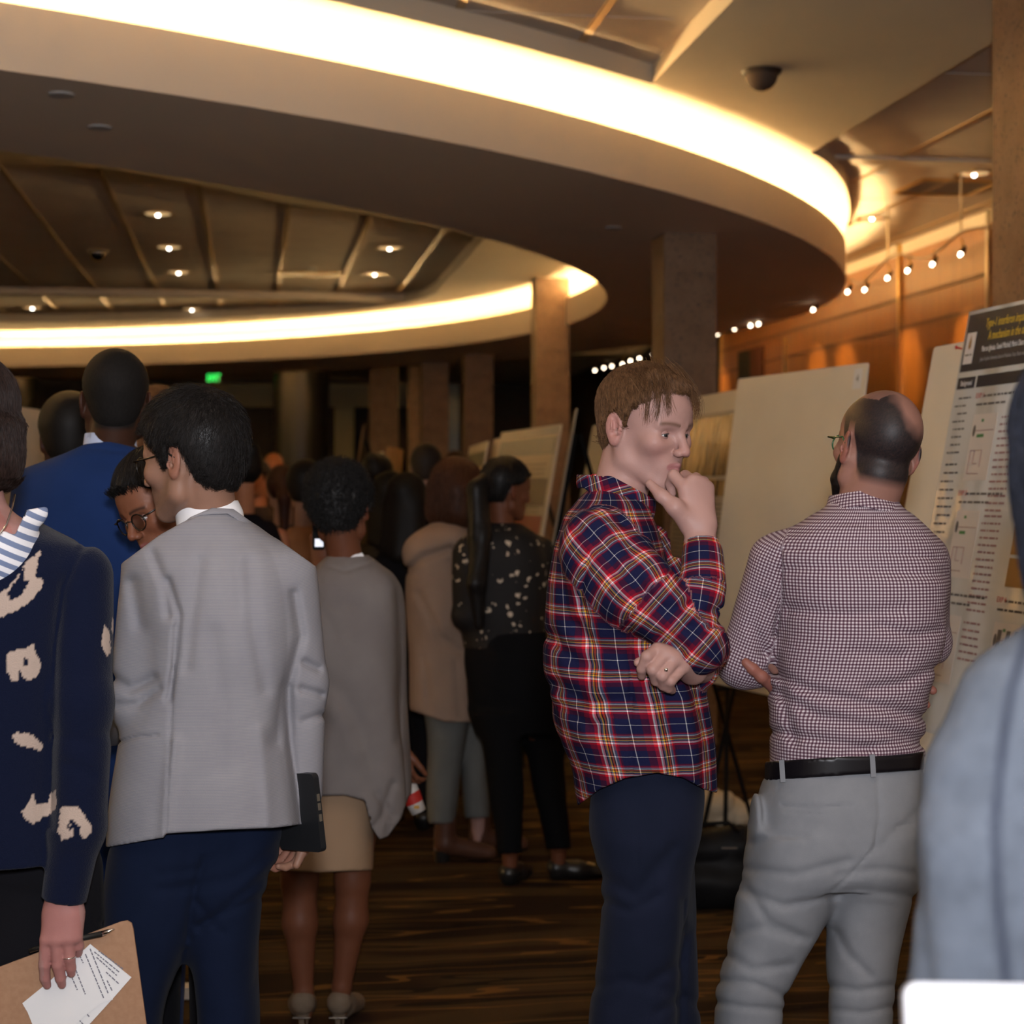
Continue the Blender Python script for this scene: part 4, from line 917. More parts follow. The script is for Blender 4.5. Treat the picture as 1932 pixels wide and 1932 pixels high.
sobj('shirt_collar', [cap(J(384, 940, .02), J(396, 980, .015), .061, .068, k=.01), cut(cap(J(378, 915, .02), J(388, 960, .02), .058, .052), .003), hem(D, [(290, 965), (330, 955), (360, 940), (400, 934), (435, 944)], False)], .003, WCOT, P)
NAVY = fabric('navy_trouser_cloth', (0.0045, 0.009, 0.026), (0.006, 0.011, 0.032), mott=10, sheen=.03)
legs = [rows(D, [(1530, 240, 430, .10), (1600, 210, 415, .115), (1650, 203, 402, .12), (1740, 200, 375, .115), (1800, 206, 352, .105), (1932, 205, 310, .09), (2150, 205, 298, .08), (2430, 206, 288, .06)]), rows(D, [(1530, 340, 540, .10), (1600, 340, 535, .12), (1650, 346, 512, .125), (1710, 352, 494, .115), (1770, 357, 490, .11), (1850, 368, 487, .10), (1932, 374, 490, .09), (2150, 385, 482, .08), (2430, 390, 470, .06)], .04)]
tl = [([(540, 1590), (440, 1660), (300, 1680)], .012, .006), ([(520, 1640), (440, 1700), (380, 1750)], .010, .006), ([(500, 1690), (430, 1720), (375, 1745)], .008, .005), ([(370, 1700), (400, 1740), (420, 1760)], .008, .005), ([(355, 1770), (362, 1700), (385, 1620)], .008, .006), ([(430, 1600), (380, 1640), (300, 1650)], .010, .004), ([(350, 1790), (320, 1860), (312, 1932)], .008, .004)]
sobj('trousers', legs + [folds(.0045, 6, (1, 1, .6), 1), creases(D - .1, tl)], .0055, NAVY, P, k=.04)
hd = hand(J(574, 1522, .075), (-0.20, -0.12, -1), (0.75, 0.65, 0), 1, .98, (.55, .6, .65, .7), .03, (.4, .4, .3))
body = H.p + H.neck(J(396, 985, .02), .054) + inset([tors], .042) + inset(la + ra, .027) + inset(legs, .040, tors) + hd
sobj('body', body, .003, MSKIN, P, k=.014, color=H.tint(SK_OLIVE, brow=(0.03, 0.02, 0.015), red=.35, stubble=((0.14, 0.09, 0.07), .5)))
H.eyes(P, (0.05, 0.03, 0.02))
hl = [(-0.12, -0.068), (-0.070, -0.066), (-0.048, -0.045), (-0.042, 0.000), (-0.034, 0.028), (-0.008, 0.032), (0.000, -0.010), (0.014, -0.012), (0.022, 0.020), (0.045, 0.048), (0.064, 0.070), (0.10, 0.080)]
g = H.g; BLK = hairmat('near_black_hair', (0.006, 0.005, 0.005), (0.016, 0.013, 0.012), .36)
hair('hair', haircap(H, .014, hl, [cap(g(.02, .0, .118), g(.080, .0, .102), .028, .020, k=.02)], (.004, .003, .006)), .0035, BLK, P, swirl(H, .6, 1.0), n=8000, length=.035, nseg=5, r=.0005, wild=.5, lift=.007)
glasses(H, P)
for dx in (250, 430): q = W(dx, HY, D); shoe(P, (q[0], q[1]), 10, mt=SHB)
tb = J(578, 1535, .045); up = nrm(J(590, 1462) - J(606, 1605)); wd_ = nrm(np.array([-.75, .66, 0]) - np.dot([-.75, .66, 0], up) * up); nn = np.cross(up, wd_)
tab = empty('tablet', tb, 'black tablet in a thick case held at the hip below the grey blazer', 'tablet')
def rbox(b, c, ax, h, r, n=5):                             # rounded slab: axes rows u, v, normal
    pts = []
    for sx, sy, a0 in ((1, 1, 0), (-1, 1, 90), (-1, -1, 180), (1, -1, 270)):
        for k in range(n + 1): a = math.radians(a0 + 90 * k / n); pts.append((sx * (h[0] - r) + r * math.cos(a), sy * (h[1] - r) + r * math.sin(a)))
    m = len(pts); V = [c + ax[0] * u + ax[1] * v + ax[2] * w_ for w_ in (-h[2], h[2]) for u, v in pts]
    b.add(V, [tuple(range(m))[::-1], tuple(range(m, 2 * m))] + [(i, (i + 1) % m, m + (i + 1) % m, m + i) for i in range(m)])
b = MB(); cT = J(599, 1533, -.045) + wd_ * .055; rbox(b, cT, [wd_, up, nn], (.062, .078, .007), .010); b.build('case', mat('tablet_case', (0.012, 0.013, 0.015), .45), tab)
b = MB(); rbox(b, cT + nn * .0075 * (1 if nn[1] > 0 else -1), [wd_, up, nn], (.054, .068, .0006), .006); b.build('screen', mat('tablet_screen', (0.003, 0.003, 0.004), .08), tab)
for vy in (-.01, .012, .03):
    b = MB(); b.box(cT - wd_ * .0625 + up * vy, (.0012, .007, .003), [wd_, up, nn]); b.build('button', M['steel'], tab)

# ---------------------------------------------------------------- the balding man in the gingham shirt
D = 3.65; J = lambda x, y, dy=0.0: W(x, y, D + dy)
P = person(1600, D, 'person with shaved balding head in a small-check shirt and grey chinos, arms folded, back turned')
H = Head(J(1655, 848), basis(16, 6, 9), 1.0)
tors = rows(D, [(930, 1572, 1688, .060), (955, 1556, 1702, .072), (975, 1525, 1728, .088), (1000, 1492, 1752, .11), (1040, 1462, 1775, .125), (1100, 1464, 1786, .14), (1180, 1470, 1782, .14), (1250, 1458, 1770, .135), (1320, 1449, 1748, .13), (1400, 1451, 1741, .125), (1480, 1450, 1736, .125)])
la = [cap(J(1468, 1060, .01), J(1402, 1248, .05), .064, .053, k=.04), cap(J(1402, 1248, .05), J(1570, 1245, .21), .052, .040, k=.02)]
ra = [cap(J(1735, 1065, .02), J(1748, 1210, .08), .062, .052, k=.04), cap(J(1748, 1210, .08), J(1600, 1262, .22), .050, .040, k=.02)]
lines = [([(1455, 1012), (1600, 985), (1740, 1012)], .004, .002), ([(1478, 1035), (1620, 1030), (1770, 1055)], .0035, .0025), ([(1472, 1040), (1474, 1130), (1462, 1200)], .005, .006), ([(1475, 1075), (1600, 1072), (1780, 1085)], .012, .003), ([(1490, 1150), (1600, 1160), (1700, 1150)], .014, .004), ([(1455, 1265), (1520, 1300), (1640, 1330), (1738, 1352)], .012, .007), ([(1455, 1300), (1540, 1350), (1660, 1375), (1738, 1395)], .012, .006), ([(1470, 1250), (1480, 1330), (1500, 1400)], .012, .006), ([(1460, 1380), (1560, 1400), (1640, 1410)], .010, .005), ([(1640, 1300), (1700, 1290), (1760, 1260)], .012, .006), ([(1660, 1180), (1720, 1200), (1770, 1190)], .012, .005), ([(1440, 1130), (1420, 1180), (1440, 1230)], .012, .006), ([(1610, 1230), (1700, 1240)], .014, .004), ([(1600, 1420), (1690, 1400), (1738, 1405)], .010, .005)]
GING = gingham_mat()
sobj('shirt', [tors] + la + ra + [folds(.0035, 6, (1, 1, 1.1), 4), creases(D - .12, lines, 1.5), hem(D, [(1380, 1454), (1449, 1452), (1735, 1432), (1760, 1430)]) if False else creases(D - .12, [([(1300, 1500), (1301, 1500)], .001, 0)]), ('fn', lambda V, d: np.where((V[:, 0] > J(1440, 0)[0]) | (V[:, 2] < J(0, 1330)[2]), np.maximum(d, J(0, 1446)[2] + (V[:, 0] - J(1449, 0)[0]) * .07 - V[:, 2]), d)), hem(D, [(1300, 900), (1560, 938), (1620, 930), (1690, 938), (1900, 900)], False)], .0042, GING, P, k=.03, uv=True)
sobj('collar', [cap(J(1625, 930, .01), J(1628, 972, .0), .066, .083, k=.01), cut(cap(J(1625, 900, .01), J(1628, 960, .01), .064, .062), .004), hem(D, [(1500, 945), (1570, 934), (1625, 925), (1690, 934), (1750, 950)], False), hem(D, [(1500, 990), (1560, 968), (1625, 955), (1700, 972), (1750, 1000)])], .003, GING, P, uv=True)
CH = fabric('grey_chino', (0.205, 0.215, 0.235), (0.235, 0.245, 0.265), mott=18, scale=700)
legs = [rows(D, [(1440, 1450, 1735, .125), (1500, 1432, 1738, .145), (1560, 1424, 1742, .155), (1620, 1420, 1740, .15), (1660, 1430, 1725, .13)], 0), elp(J(1427, 1540, -.03), (.014, .05, .052), k=.02), rows(D, [(1560, 1418, 1600, .14), (1620, 1408, 1598, .135), (1680, 1392, 1576, .12), (1750, 1379, 1546, .105), (1820, 1366, 1504, .095), (1880, 1352, 1478, .092), (1932, 1350, 1471, .085), (2100, 1340, 1445, .08), (2440, 1332, 1420, .065)], 0), rows(D, [(1560, 1550, 1740, .14), (1620, 1556, 1732, .135), (1680, 1567, 1718, .12), (1750, 1566, 1704, .105), (1820, 1562, 1690, .095), (1932, 1563, 1682, .085), (2100, 1562, 1675, .08), (2440, 1566, 1660, .065)], 0)]
pl = [([(1476, 1519), (1500, 1522), (1550, 1524), (1605, 1520)], .0035, .004), ([(1480, 1530), (1540, 1536), (1600, 1530)], .0025, .002), ([(1655, 1470), (1660, 1540), (1650, 1600), (1600, 1655), (1572, 1680)], .0035, .004), ([(1450, 1495), (1560, 1500), (1655, 1508)], .002, .002), ([(1420, 1590), (1470, 1578), (1520, 1582)], .010, .005), ([(1410, 1640), (1500, 1650), (1600, 1625)], .010, .006), ([(1400, 1680), (1480, 1710), (1560, 1690)], .010, .006), ([(1400, 1660), (1450, 1740), (1520, 1770)], .010, .006), ([(1390, 1760), (1440, 1750), (1500, 1770)], .010, .005), ([(1370, 1800), (1420, 1830), (1490, 1820)], .010, .006), ([(1355, 1850), (1420, 1855), (1480, 1880)], .009, .007), ([(1352, 1890), (1400, 1900), (1470, 1905)], .008, .006), ([(1570, 1690), (1620, 1680), (1715, 1690)], .010, .006), ([(1580, 1650), (1660, 1640), (1735, 1650)], .010, .005), ([(1640, 1840), (1600, 1800), (1580, 1760)], .010, .006), ([(1680, 1860), (1620, 1870), (1570, 1860)], .009, .006), ([(1690, 1560), (1735, 1552)], .003, .003), ([(1575, 1905), (1630, 1912), (1680, 1900)], .008, .005), ([(1655, 1600), (1700, 1560), (1735, 1530)], .010, .004)]
tr_ = sobj('trousers', legs + [folds(.004, 7, (1, 1, .8), 8), creases(D - .12, pl), hem(D, [(1300, 1470), (1449, 1468), (1735, 1448), (1800, 1446)], False)], .005, CH, P, k=.035)
BELT = mat('belt_leather', (0.006, 0.005, 0.007), .36, spec=.3)
bl = [rows(D, [(1410, 1446, 1740, .132), (1490, 1444, 1738, .132)])]
sobj('belt', bl + [hem(D - .13, [(1300, 1438), (1447, 1437), (1735, 1418), (1800, 1414)], False), hem(D - .13, [(1300, 1474), (1447, 1473), (1735, 1453), (1800, 1449)])], .004, BELT, P)
for x, y in ((1476, 1455), (1647, 1445)):
    c = J(x, y, -.134 + .0 * abs(x - 1592)); f_ = 1 - abs(x - 1592) / 145 * .0; yy = D - .137 * math.sqrt(max(0, 1 - (abs(x - 1592) / 148) ** 2.3)); c = W(x, y, yy - .002)
    b = MB(); b.box(c + np.array([0, .002, 0]), (.0052, .002, .0225), [nrm([1, 0, .06]), [0, 1, 0], nrm([-.06, 0, 1])]); b.build('belt_loop', CH, tr_)
fing = chain([J(1490, 1295, .12), J(1462, 1298, .03), J(1437, 1277, -.008), J(1420, 1262, -.012), J(1407, 1250, -.012)], [.018, .0145, .0125, .0115, .0095], .006) + chain([J(1500, 1262, .12), J(1462, 1262, .03), J(1446, 1246, .012)], [.014, .011, .009]) + chain([J(1500, 1240, .12), J(1465, 1245, .04), J(1450, 1232, .02)], [.013, .010, .008])
fing += [cap(J(1600, 1262, .22), J(1500, 1280, .12), .028, .030, ((0, 1, 0), .6), .02)]
fing += [cap(J(1600, 1240, .22), J(1700, 1290, .12), .028, .028, ((0, 1, 0), .6), .02)] + chain([J(1700, 1285, .12), J(1738, 1290, .075), J(1760, 1303, .06)], [.013, .0115, .009], .005) + chain([J(1700, 1305, .12), J(1736, 1315, .08), J(1748, 1330, .07)], [.012, .0105, .0085], .005)
def buzz(q):
    r = np.sqrt((q[:, 0] + .066) ** 2 * .9 + (q[:, 1] + .028) ** 2 * 1.2 + (q[:, 2] - .092) ** 2 * .8) + .006 * vnoise(q * 60); w = np.clip((r - .038) / .026, 0, 1)
    w = np.where((q[:, 0] > -.05) & (q[:, 2] > .10), w * .35, w); line = np.interp(q[:, 0], [-.12, -.05, -.038, -.031, -.025, -.004, 0, .012, .02, .045, .062], [-.078, -.074, -.060, -.01, .028, .030, -.012, -.012, .03, .05, .078]); w *= np.clip((q[:, 2] - line) / .022, 0, 1) * (q[:, 0] < .07)
    return w * (.95 + .05 * vnoise(q * 700))
body = H.p + H.neck(J(1630, 965, .01), .060) + inset([tors], .042) + inset(la + ra, .027) + inset(legs, .040, tors) + fing
sobj('body', body, .003, MSKIN, P, k=.014, color=H.tint((0.29, 0.145, 0.11), red=.5, hairline=((0.009, 0.009, 0.011), buzz)))
g = H.g
sobj('beard', [cap(g(.006, .066, -.030), g(.028, .056, -.075), .015, .018, k=.01), cap(g(.028, .056, -.075), g(.075, .02, -.108), .020, .022, k=.01), cap(g(.028, -.056, -.075), g(.075, -.02, -.108), .020, .022, k=.01), cap(g(.006, -.066, -.030), g(.028, -.056, -.075), .015, .018, k=.01)], .004, BLK, P)
glasses(H, P, col=(0.02, 0.10, 0.04))
for dx in (1380, 1615): q = W(dx, HY, D); shoe(P, (q[0], q[1]), 5, mt=mat('tan_leather', (0.2, 0.11, 0.06), .45))

# ---------------------------------------------------------------- the woman in the navy leopard-spot sweater
D = 3.25; J = lambda x, y, dy=0.0: W(x, y, D + dy)
P = person(20, D, 'person with a brown bob in a navy sweater with beige patches')
H = Head(J(-97, 800), basis(122, -8, 0), 0.98, female=True)
tors = rows(D, [(975, -95, 55, .065), (1000, -130, 100, .095), (1030, -165, 148, .12), (1090, -185, 165, .14), (1200, -185, 150, .15), (1400, -175, 140, .145), (1650, -185, 150, .15)])
la = [cap(J(150, 1088, -.02), J(152, 1320, -.06), .060, .060, k=.06), cap(J(152, 1320, -.06), J(146, 1560, -.08), .058, .052, k=.02), cap(J(146, 1560, -.08), J(121, 1700, -.09), .047, .040, k=.02)]
fa = [cap(J(-150, 1070, .05), J(-190, 1330, .05), .063, .055, k=.035), cap(J(-190, 1330, .05), J(-170, 1560, -.10), .053, .04, k=.02)]
PT = [[(76, 1039), (60, 1050), (38, 1078), (18, 1104), (-3, 1125), (-22, 1150), (-15, 1166), (8, 1162), (35, 1150), (60, 1132), (81, 1106), (79, 1090), (66, 1088), (71, 1066)], [(12, 1238), (30, 1226), (48, 1224), (62, 1212), (68, 1230), (78, 1254), (70, 1276), (58, 1286), (44, 1280), (38, 1262), (34, 1282), (22, 1284), (12, 1262)], [(22, 1390), (33, 1382), (60, 1385), (70, 1394), (83, 1408), (76, 1415), (45, 1408), (30, 1402)],
      [(63, 1497), (70, 1518), (90, 1514), (96, 1498), (105, 1490), (106, 1524), (96, 1535), (76, 1546), (62, 1553), (46, 1545), (41, 1532), (52, 1515)], [(116, 1517), (128, 1524), (148, 1521), (158, 1538), (172, 1556), (173, 1570), (163, 1582), (150, 1576), (151, 1560), (134, 1545), (130, 1550), (138, 1566), (134, 1580), (116, 1587), (109, 1570), (111, 1545)], [(197, 1178), (207, 1190), (208, 1232), (200, 1238), (192, 1212)], [(212, 1164), (218, 1170), (218, 1200), (210, 1190)], [(-60, 1300), (-30, 1290), (-20, 1320), (-50, 1330)], [(-100, 1420), (-60, 1410), (-50, 1450), (-90, 1455)]]
HOLE = [[(47, 1068), (34, 1092), (14, 1118), (20, 1133), (36, 1128), (50, 1108), (54, 1092), (44, 1096)], [(45, 1240), (52, 1246), (54, 1256), (46, 1256)], [(130, 1554), (134, 1558), (134, 1575), (128, 1560)]]
def inpoly(P2, poly):
    c = np.zeros(len(P2), bool); x, y = P2.T
    for i in range(len(poly)):
        (x0, y0), (x1, y1) = poly[i], poly[i - 1]; m = (y0 > y) != (y1 > y); c ^= m & (x < (x1 - x0) * (y - y0) / (y1 - y0 + 1e-9) + x0)
    return c
def knit(V):
    q = np.c_[966 + V[:, 0] / V[:, 1] * F, HY - (V[:, 2] - EYE) / V[:, 1] * F] + 2.2 * np.c_[vnoise(V * 180), vnoise(V * 180 + 7)]; m = np.zeros(len(V), bool)
    for p_ in PT: m |= inpoly(q, p_)
    for p_ in HOLE: m &= ~inpoly(q, p_)
    m &= V[:, 1] < D + .08
    return np.where(m[:, None], [0.46, 0.36, 0.30], [0.0042, 0.0072, 0.024])
KN = mat('knit', rough=.95, spec=.1, sheen=.1); t = NT(KN); a = t.n('ShaderNodeAttribute', attribute_name='tint'); t.base(a.outputs['Color']); t.bump(t.noise(t.coord('Object', (1, 1, 1.6)), 330, 2), .6, .003)
kl = [([(185, 1015), (150, 1040), (118, 1110), (104, 1220), (102, 1400), (98, 1560)], .007, .006), ([(110, 1390), (160, 1400), (205, 1385)], .012, .004), ([(120, 1440), (170, 1460)], .012, .004)]
vneck = ('fn', lambda V, d: np.maximum(d, -np.maximum.reduce([(V[:, 2] - (J(0, 1040)[2] + np.abs(V[:, 0] - J(-20, 0)[0]) * 1.05)) * -.7, V[:, 1] - (D + .02), -(J(60, 1040)[0] - V[:, 0] + .05)])))
sw = [tors] + la + fa + [folds(.003, 5, (1, 1, .8), 11), creases(D - .14, kl), hem(D, [(-200, 1612), (100, 1612), (101, 1990), (400, 1990)]) , hem(D, [(-300, 1040), (-120, 975), (-60, 1010), (-10, 1042), (20, 1020), (88, 958), (110, 975), (300, 1040)], False), ('plane', J(121, 1698, -.09), nrm([-.17, 0, -1]), .002)]
def swfn(V, pr=sw):
    d1 = field([pr[0]] + pr[4:6] + [pr[6], pr[7], pr[9]], V, .03); d1 = np.maximum(d1, J(0, 1612)[2] - V[:, 2])
    d2 = field(pr[1:4] + [pr[6], pr[7], pr[10]], V, .03); return smin(d1, d2, .012)
sobj('sweater', sw, .0038, KN, P, k=.03, color=knit, fn=swfn)
SS = mat('striped_shirt_cloth', rough=.8); t = NT(SS); sp = t.n('ShaderNodeSeparateXYZ'); t.l(t.coord('Object'), sp.inputs[0]); w_ = t.math('FRACT', t.math('MULTIPLY', t.math('ADD', t.math('MULTIPLY', sp.outputs[0], .55), t.math('MULTIPLY', sp.outputs[2], 1.0)), 48)); t.base(t.mix(t.math('GREATER_THAN', w_, .5), (0.80, 0.80, 0.84), (0.17, 0.22, 0.36)))
sobj('shirt_collar', [cap(J(-30, 985, -.02), J(-22, 1040, -.06), .088, .098, k=.01), cap(J(60, 965, -.05), J(-5, 1030, -.12), .030, .030, ((0, 1, 0), .4), .01), cut(cap(J(-30, 960, -.03), J(-40, 1000, -.10), .080, .062), .004), hem(D, [(-200, 980), (-90, 958), (28, 1010), (50, 962), (85, 956), (120, 975)], False)], .0035, SS, P)
hips = [rows(D, [(1560, -170, 165, .075), (1640, -180, 196, .085), (1800, -180, 198, .085), (1932, -178, 190, .085), (2050, -178, 180, .085)], .055), rows(D, [(1900, -180, -5, .075), (2200, -170, -40, .075), (2500, -160, -60, .06)], .055), rows(D, [(1900, 5, 190, .075), (2200, 20, 160, .075), (2500, 30, 130, .06)], .055)]
sobj('trousers', hips + [folds(.004, 6, (1, 1, .5), 3), creases(D - .1, [([(175, 1640), (182, 1740), (200, 1745)], .006, .005), ([(0, 1680), (80, 1690)], .012, .004)])], .006, fabric('black_cloth', (0.006, 0.006, 0.008), (0.008, 0.0075, 0.010), sheen=.02), P, k=.03)
hb = [cap(J(146, 1560, -.08), J(120, 1700, -.09), .032, .028, k=.01), cap(J(120, 1700, -.09), J(120, 1725, -.09), .029, .033, ((0, 1, 0), .7), .02)]
MC = [(88, 1772, -.10), (107, 1772, -.104), (127, 1769, -.102), (143, 1766, -.095)]
for (x, y, dd) in MC: hb.append(cap(J(120 + (x - 117) * .6, 1725, -.09), J(x, y, dd), .019, .0125, k=.018))
hb += chain([J(88, 1772, -.10), J(84, 1820, -.094), J(85, 1845, -.086), J(89, 1859, -.078)], [.0122, .0108, .0095, .0075]) + chain([J(107, 1772, -.104), J(109, 1820, -.096), J(114, 1845, -.086), J(117, 1858, -.078)], [.0122, .0108, .0095, .0075]) + chain([J(127, 1769, -.102), J(131, 1806, -.096), J(134, 1826, -.086), J(135, 1837, -.08)], [.0120, .0105, .0090, .0072]) + chain([J(143, 1766, -.095), J(148, 1784, -.085), J(147, 1798, -.070)], [.0112, .0100, .0085])
hb += chain([J(140, 1740, -.07), J(130, 1790, -.035), J(115, 1830, -.03)], [.015, .011, .009], .006)
body = H.p + H.neck(J(-35, 985, .0), .048) + [elp(J(-20, 1020, -.02), (.10, .09, .05), k=.04)] + inset([tors], .045) + inset(la[:2] + fa, .028) + inset(hips, .035, tors) + hb
sobj('body', body, .003, MSKIN, P, k=.014, color=H.tint((0.40, 0.22, 0.20), red=.4))
g = H.g; BR = hairmat('brown_bob_hair', (0.016, 0.009, 0.007), (0.044, 0.025, 0.020), .30)
bob = [elp(g(-.018, 0, .038), (.118, .093, .102), H.B, .02), loft([(*g(-.035, 0, .03)[:2], J(0, 790)[2], .105, .10), (*g(-.03, 0, 0)[:2], J(0, 855)[2], .108, .10), (*g(-.03, 0, 0)[:2], J(0, 888)[2], .104, .095), (*g(-.03, 0, 0)[:2], J(0, 916)[2], .090, .085)], 2.2), cut(cap(g(.10, 0, -.02), g(.10, 0, -.12), .075, .08), .01), cut(cap(g(.0, 0, -.09), g(.03, 0, -.15), .062, .07), .01)]
hair('hair', bob, .004, BR, P, flowdown(H), n=7000, length=.10, nseg=6, r=.0005, wild=.08, lift=.003)
b = MB(); b.tube([J(28, 933, -.05), J(24, 955, -.085), J(12, 990, -.14), J(-8, 1018, -.16)], .0017, 6); b.tube([J(-95, 950, -.05), J(-40, 1015, -.15), J(-8, 1018, -.16)], .0017, 6); b.build('necklace', M['chrome'], P, True)
b = MB(); rc_ = J(130, 1806, -.097); b.tube([rc_ + np.array([.0116 * math.cos(a), .0116 * math.sin(a), .001 * math.cos(a)]) for a in np.linspace(0, 6.283, 22, endpoint=False)], .0012, 6, closed=True); b.build('ring', M['chrome'], P, True)
# clipboard, papers, pen
def slab(name, D_, pts, th, mt, parent=None, dy2=None):
    f = [W(x, y, D_ if dy2 is None else D_ + dy2(x, y)) for x, y in pts]; n_ = len(f); V = f + [q + np.array([0, th, 0]) for q in f]
    return mesh_obj(name, V, [tuple(range(n_)), tuple(range(n_, 2 * n_))[::-1]] + [(i, (i + 1) % n_, n_ + (i + 1) % n_, n_ + i) for i in range(n_)], mt, parent)
hb_m = noisy('hardboard', (0.36, 0.20, 0.115), (0.40, 0.23, 0.135), 90, .7)
o = slab('clipboard', D - .062, [(-110, 1859), (0, 1824), (228, 1739), (240, 1737), (248, 1742), (251, 1752), (276, 1932), (304, 2130), (-70, 2190)], .004, hb_m)
tag(o, 'brown hardboard clipboard held in front of the person in the navy sweater', 'clipboard')
pp = empty('sheet_of_paper', W(140, 1870, D - .065), 'printed white sheets held against the brown clipboard under the fingers', 'paper')
slab('back_sheet', D - .0645, [(150, 1800), (170, 1781), (248, 1844), (213, 1884), (140, 1964), (95, 1900)], .0006, M['paper'], pp)
slab('front_sheet', D - .0665, [(42, 1893), (95, 1850), (150, 1798), (166, 1786), (213, 1886), (190, 1893), (118, 1952), (74, 1975), (62, 1935), (52, 1910)], .0006, M['paper'], pp)
b = MB(); rg = np.random.default_rng(4)
for (x0, y0, x1, y1, d_) in ((161, 1800, 196, 1884, .0672), (170, 1790, 204, 1874, .0672), (143, 1830, 161, 1876, .0672), (136, 1845, 146, 1868, .0672), (150, 1802, 157, 1817, .0672), (182, 1806, 222, 1842, .0652), (178, 1796, 226, 1835, .0652), (186, 1794, 232, 1828, .0652), (200, 1834, 224, 1856, .0652), (202, 1850, 212, 1870, .0652), (150, 1925, 158, 1934, .0652), (163, 1912, 170, 1920, .0652)):
    L = math.hypot(x1 - x0, y1 - y0); u = 0
    while u < L - 2:
        w = min(rg.uniform(3, 9), L - u); a0, a1 = u / L, (u + w) / L; p0 = W(x0 + (x1 - x0) * a0, y0 + (y1 - y0) * a0, D - d_); p1 = W(x0 + (x1 - x0) * a1, y0 + (y1 - y0) * a1, D - d_); dd = nrm(p1 - p0); pn = np.array([dd[2], 0, -dd[0]]) * .0011
        b.add([p0 - pn, p1 - pn, p1 + pn, p0 + pn], [(0, 1, 2, 3)]); u += w + 1.6
b.build('printed_lines', mat('grey_print', (0.18, 0.18, 0.22), .7), pp)['kind'] = 'stuff'
pn_ = empty('pen', W(140, 1775, D - .075), 'black ballpoint pen with silver tip tucked behind the fingers over the clipboard', 'pen')
b = MB(); b.tube([J(56, 1794, -.072), J(75, 1787, -.072), J(192, 1762, -.072)], [.004, .0052, .0055], 12); b.build('barrel', mat('pen_black', (0.01, 0.01, 0.01), .35), pn_, True)
b = MB(); b.tube([J(192, 1762, -.072), J(205, 1757, -.072), J(216, 1753, -.072)], [.0052, .004, .001], 12); b.build('tip', M['chrome'], pn_, True)
for dx in (-110, 80): q = W(dx, HY, D); shoe(P, (q[0], q[1]), 120, mt=SHB)

# ---------------------------------------------------------------- the tall man in the blue suit
D = 4.35; J = lambda x, y, dy=0.0: W(x, y, D + dy)
P = person(215, D, 'tall person with shaved dark hair in a royal blue suit jacket seen from behind')
H = Head(J(219, 758), basis(10, 4, 0), 1.0)
tors = rows(D, [(830, 160, 255, .065), (848, 130, 285, .085), (868, 92, 322, .105), (895, 58, 362, .12), (940, 45, 385, .135), (1050, 52, 380, .145), (1200, 62, 372, .145), (1400, 60, 375, .15), (1560, 58, 378, .155)])
ar = [cap(J(72, 925), J(40, 1130), .065, .056, k=.04), cap(J(40, 1130), J(50, 1330, .08), .054, .038, k=.02), cap(J(362, 925), J(390, 1130), .065, .056, k=.04), cap(J(390, 1130), J(385, 1330, .08), .054, .038, k=.02)]
BLU = fabric('blue_suit_cloth', (0.010, 0.028, 0.105), (0.012, 0.033, 0.125), mott=8, sheen=.03)
sobj('jacket', [tors] + ar + [folds(.004, 4.5, (1, 1, .7), 13), creases(D - .13, [([(165, 845), (230, 852), (285, 862)], .004, .004), ([(140, 870), (260, 880)], .016, .004)]), hem(D, [(0, 900), (120, 856), (160, 838), (205, 832), (255, 844), (290, 858), (500, 930)], False)], .006, BLU, P, k=.03)
sobj('shirt_collar', [cap(J(208, 815), J(208, 855), .062, .068, k=.01), cut(cap(J(208, 790), J(208, 835), .060, .058), .003), hem(D, [(100, 835), (165, 816), (205, 811), (250, 822), (300, 850)], False)], .004, fabric('pale_blue_cotton', (0.45, 0.52, 0.70)), P)
legs = [rows(D, [(1500, 70, 370, .14), (1650, 85, 225, .12), (1900, 95, 205, .09), (2190, 100, 190, .06)]), rows(D, [(1500, 200, 365, .14), (1650, 215, 355, .12), (1900, 235, 345, .09), (2190, 245, 335, .06)])]
sobj('trousers', legs, .009, BLU, P, k=.04)
hn = hand(J(50, 1335, .08), (0, .1, -1), (-1, 0, 0), 1) + hand(J(385, 1335, .08), (0, .1, -1), (1, 0, 0), -1)
def allhair(q):
    line = np.interp(q[:, 0], [a[0] for a in SHORT], [a[1] for a in SHORT]); return np.clip((q[:, 2] - line) / .01, 0, 1) * (.9 + .1 * vnoise(q * 500))
sobj('body', H.p + H.neck(J(210, 850), .056) + inset([tors] + ar, .028) + inset(legs, .035, tors) + hn, .004, MSKIN, P, k=.014, color=H.tint(SK_DARK, hairline=((0.010, 0.009, 0.009), allhair)))
hair('hair', haircap(H, .004, SHORT), .004, hairmat('black_cropped_hair', (0.011, 0.009, 0.008), rough=.7), P, None, n=0)
glasses(H, P, lens=False)
for dx in (145, 290): q = W(dx, HY, D); shoe(P, (q[0], q[1]), 5, mt=SHB)

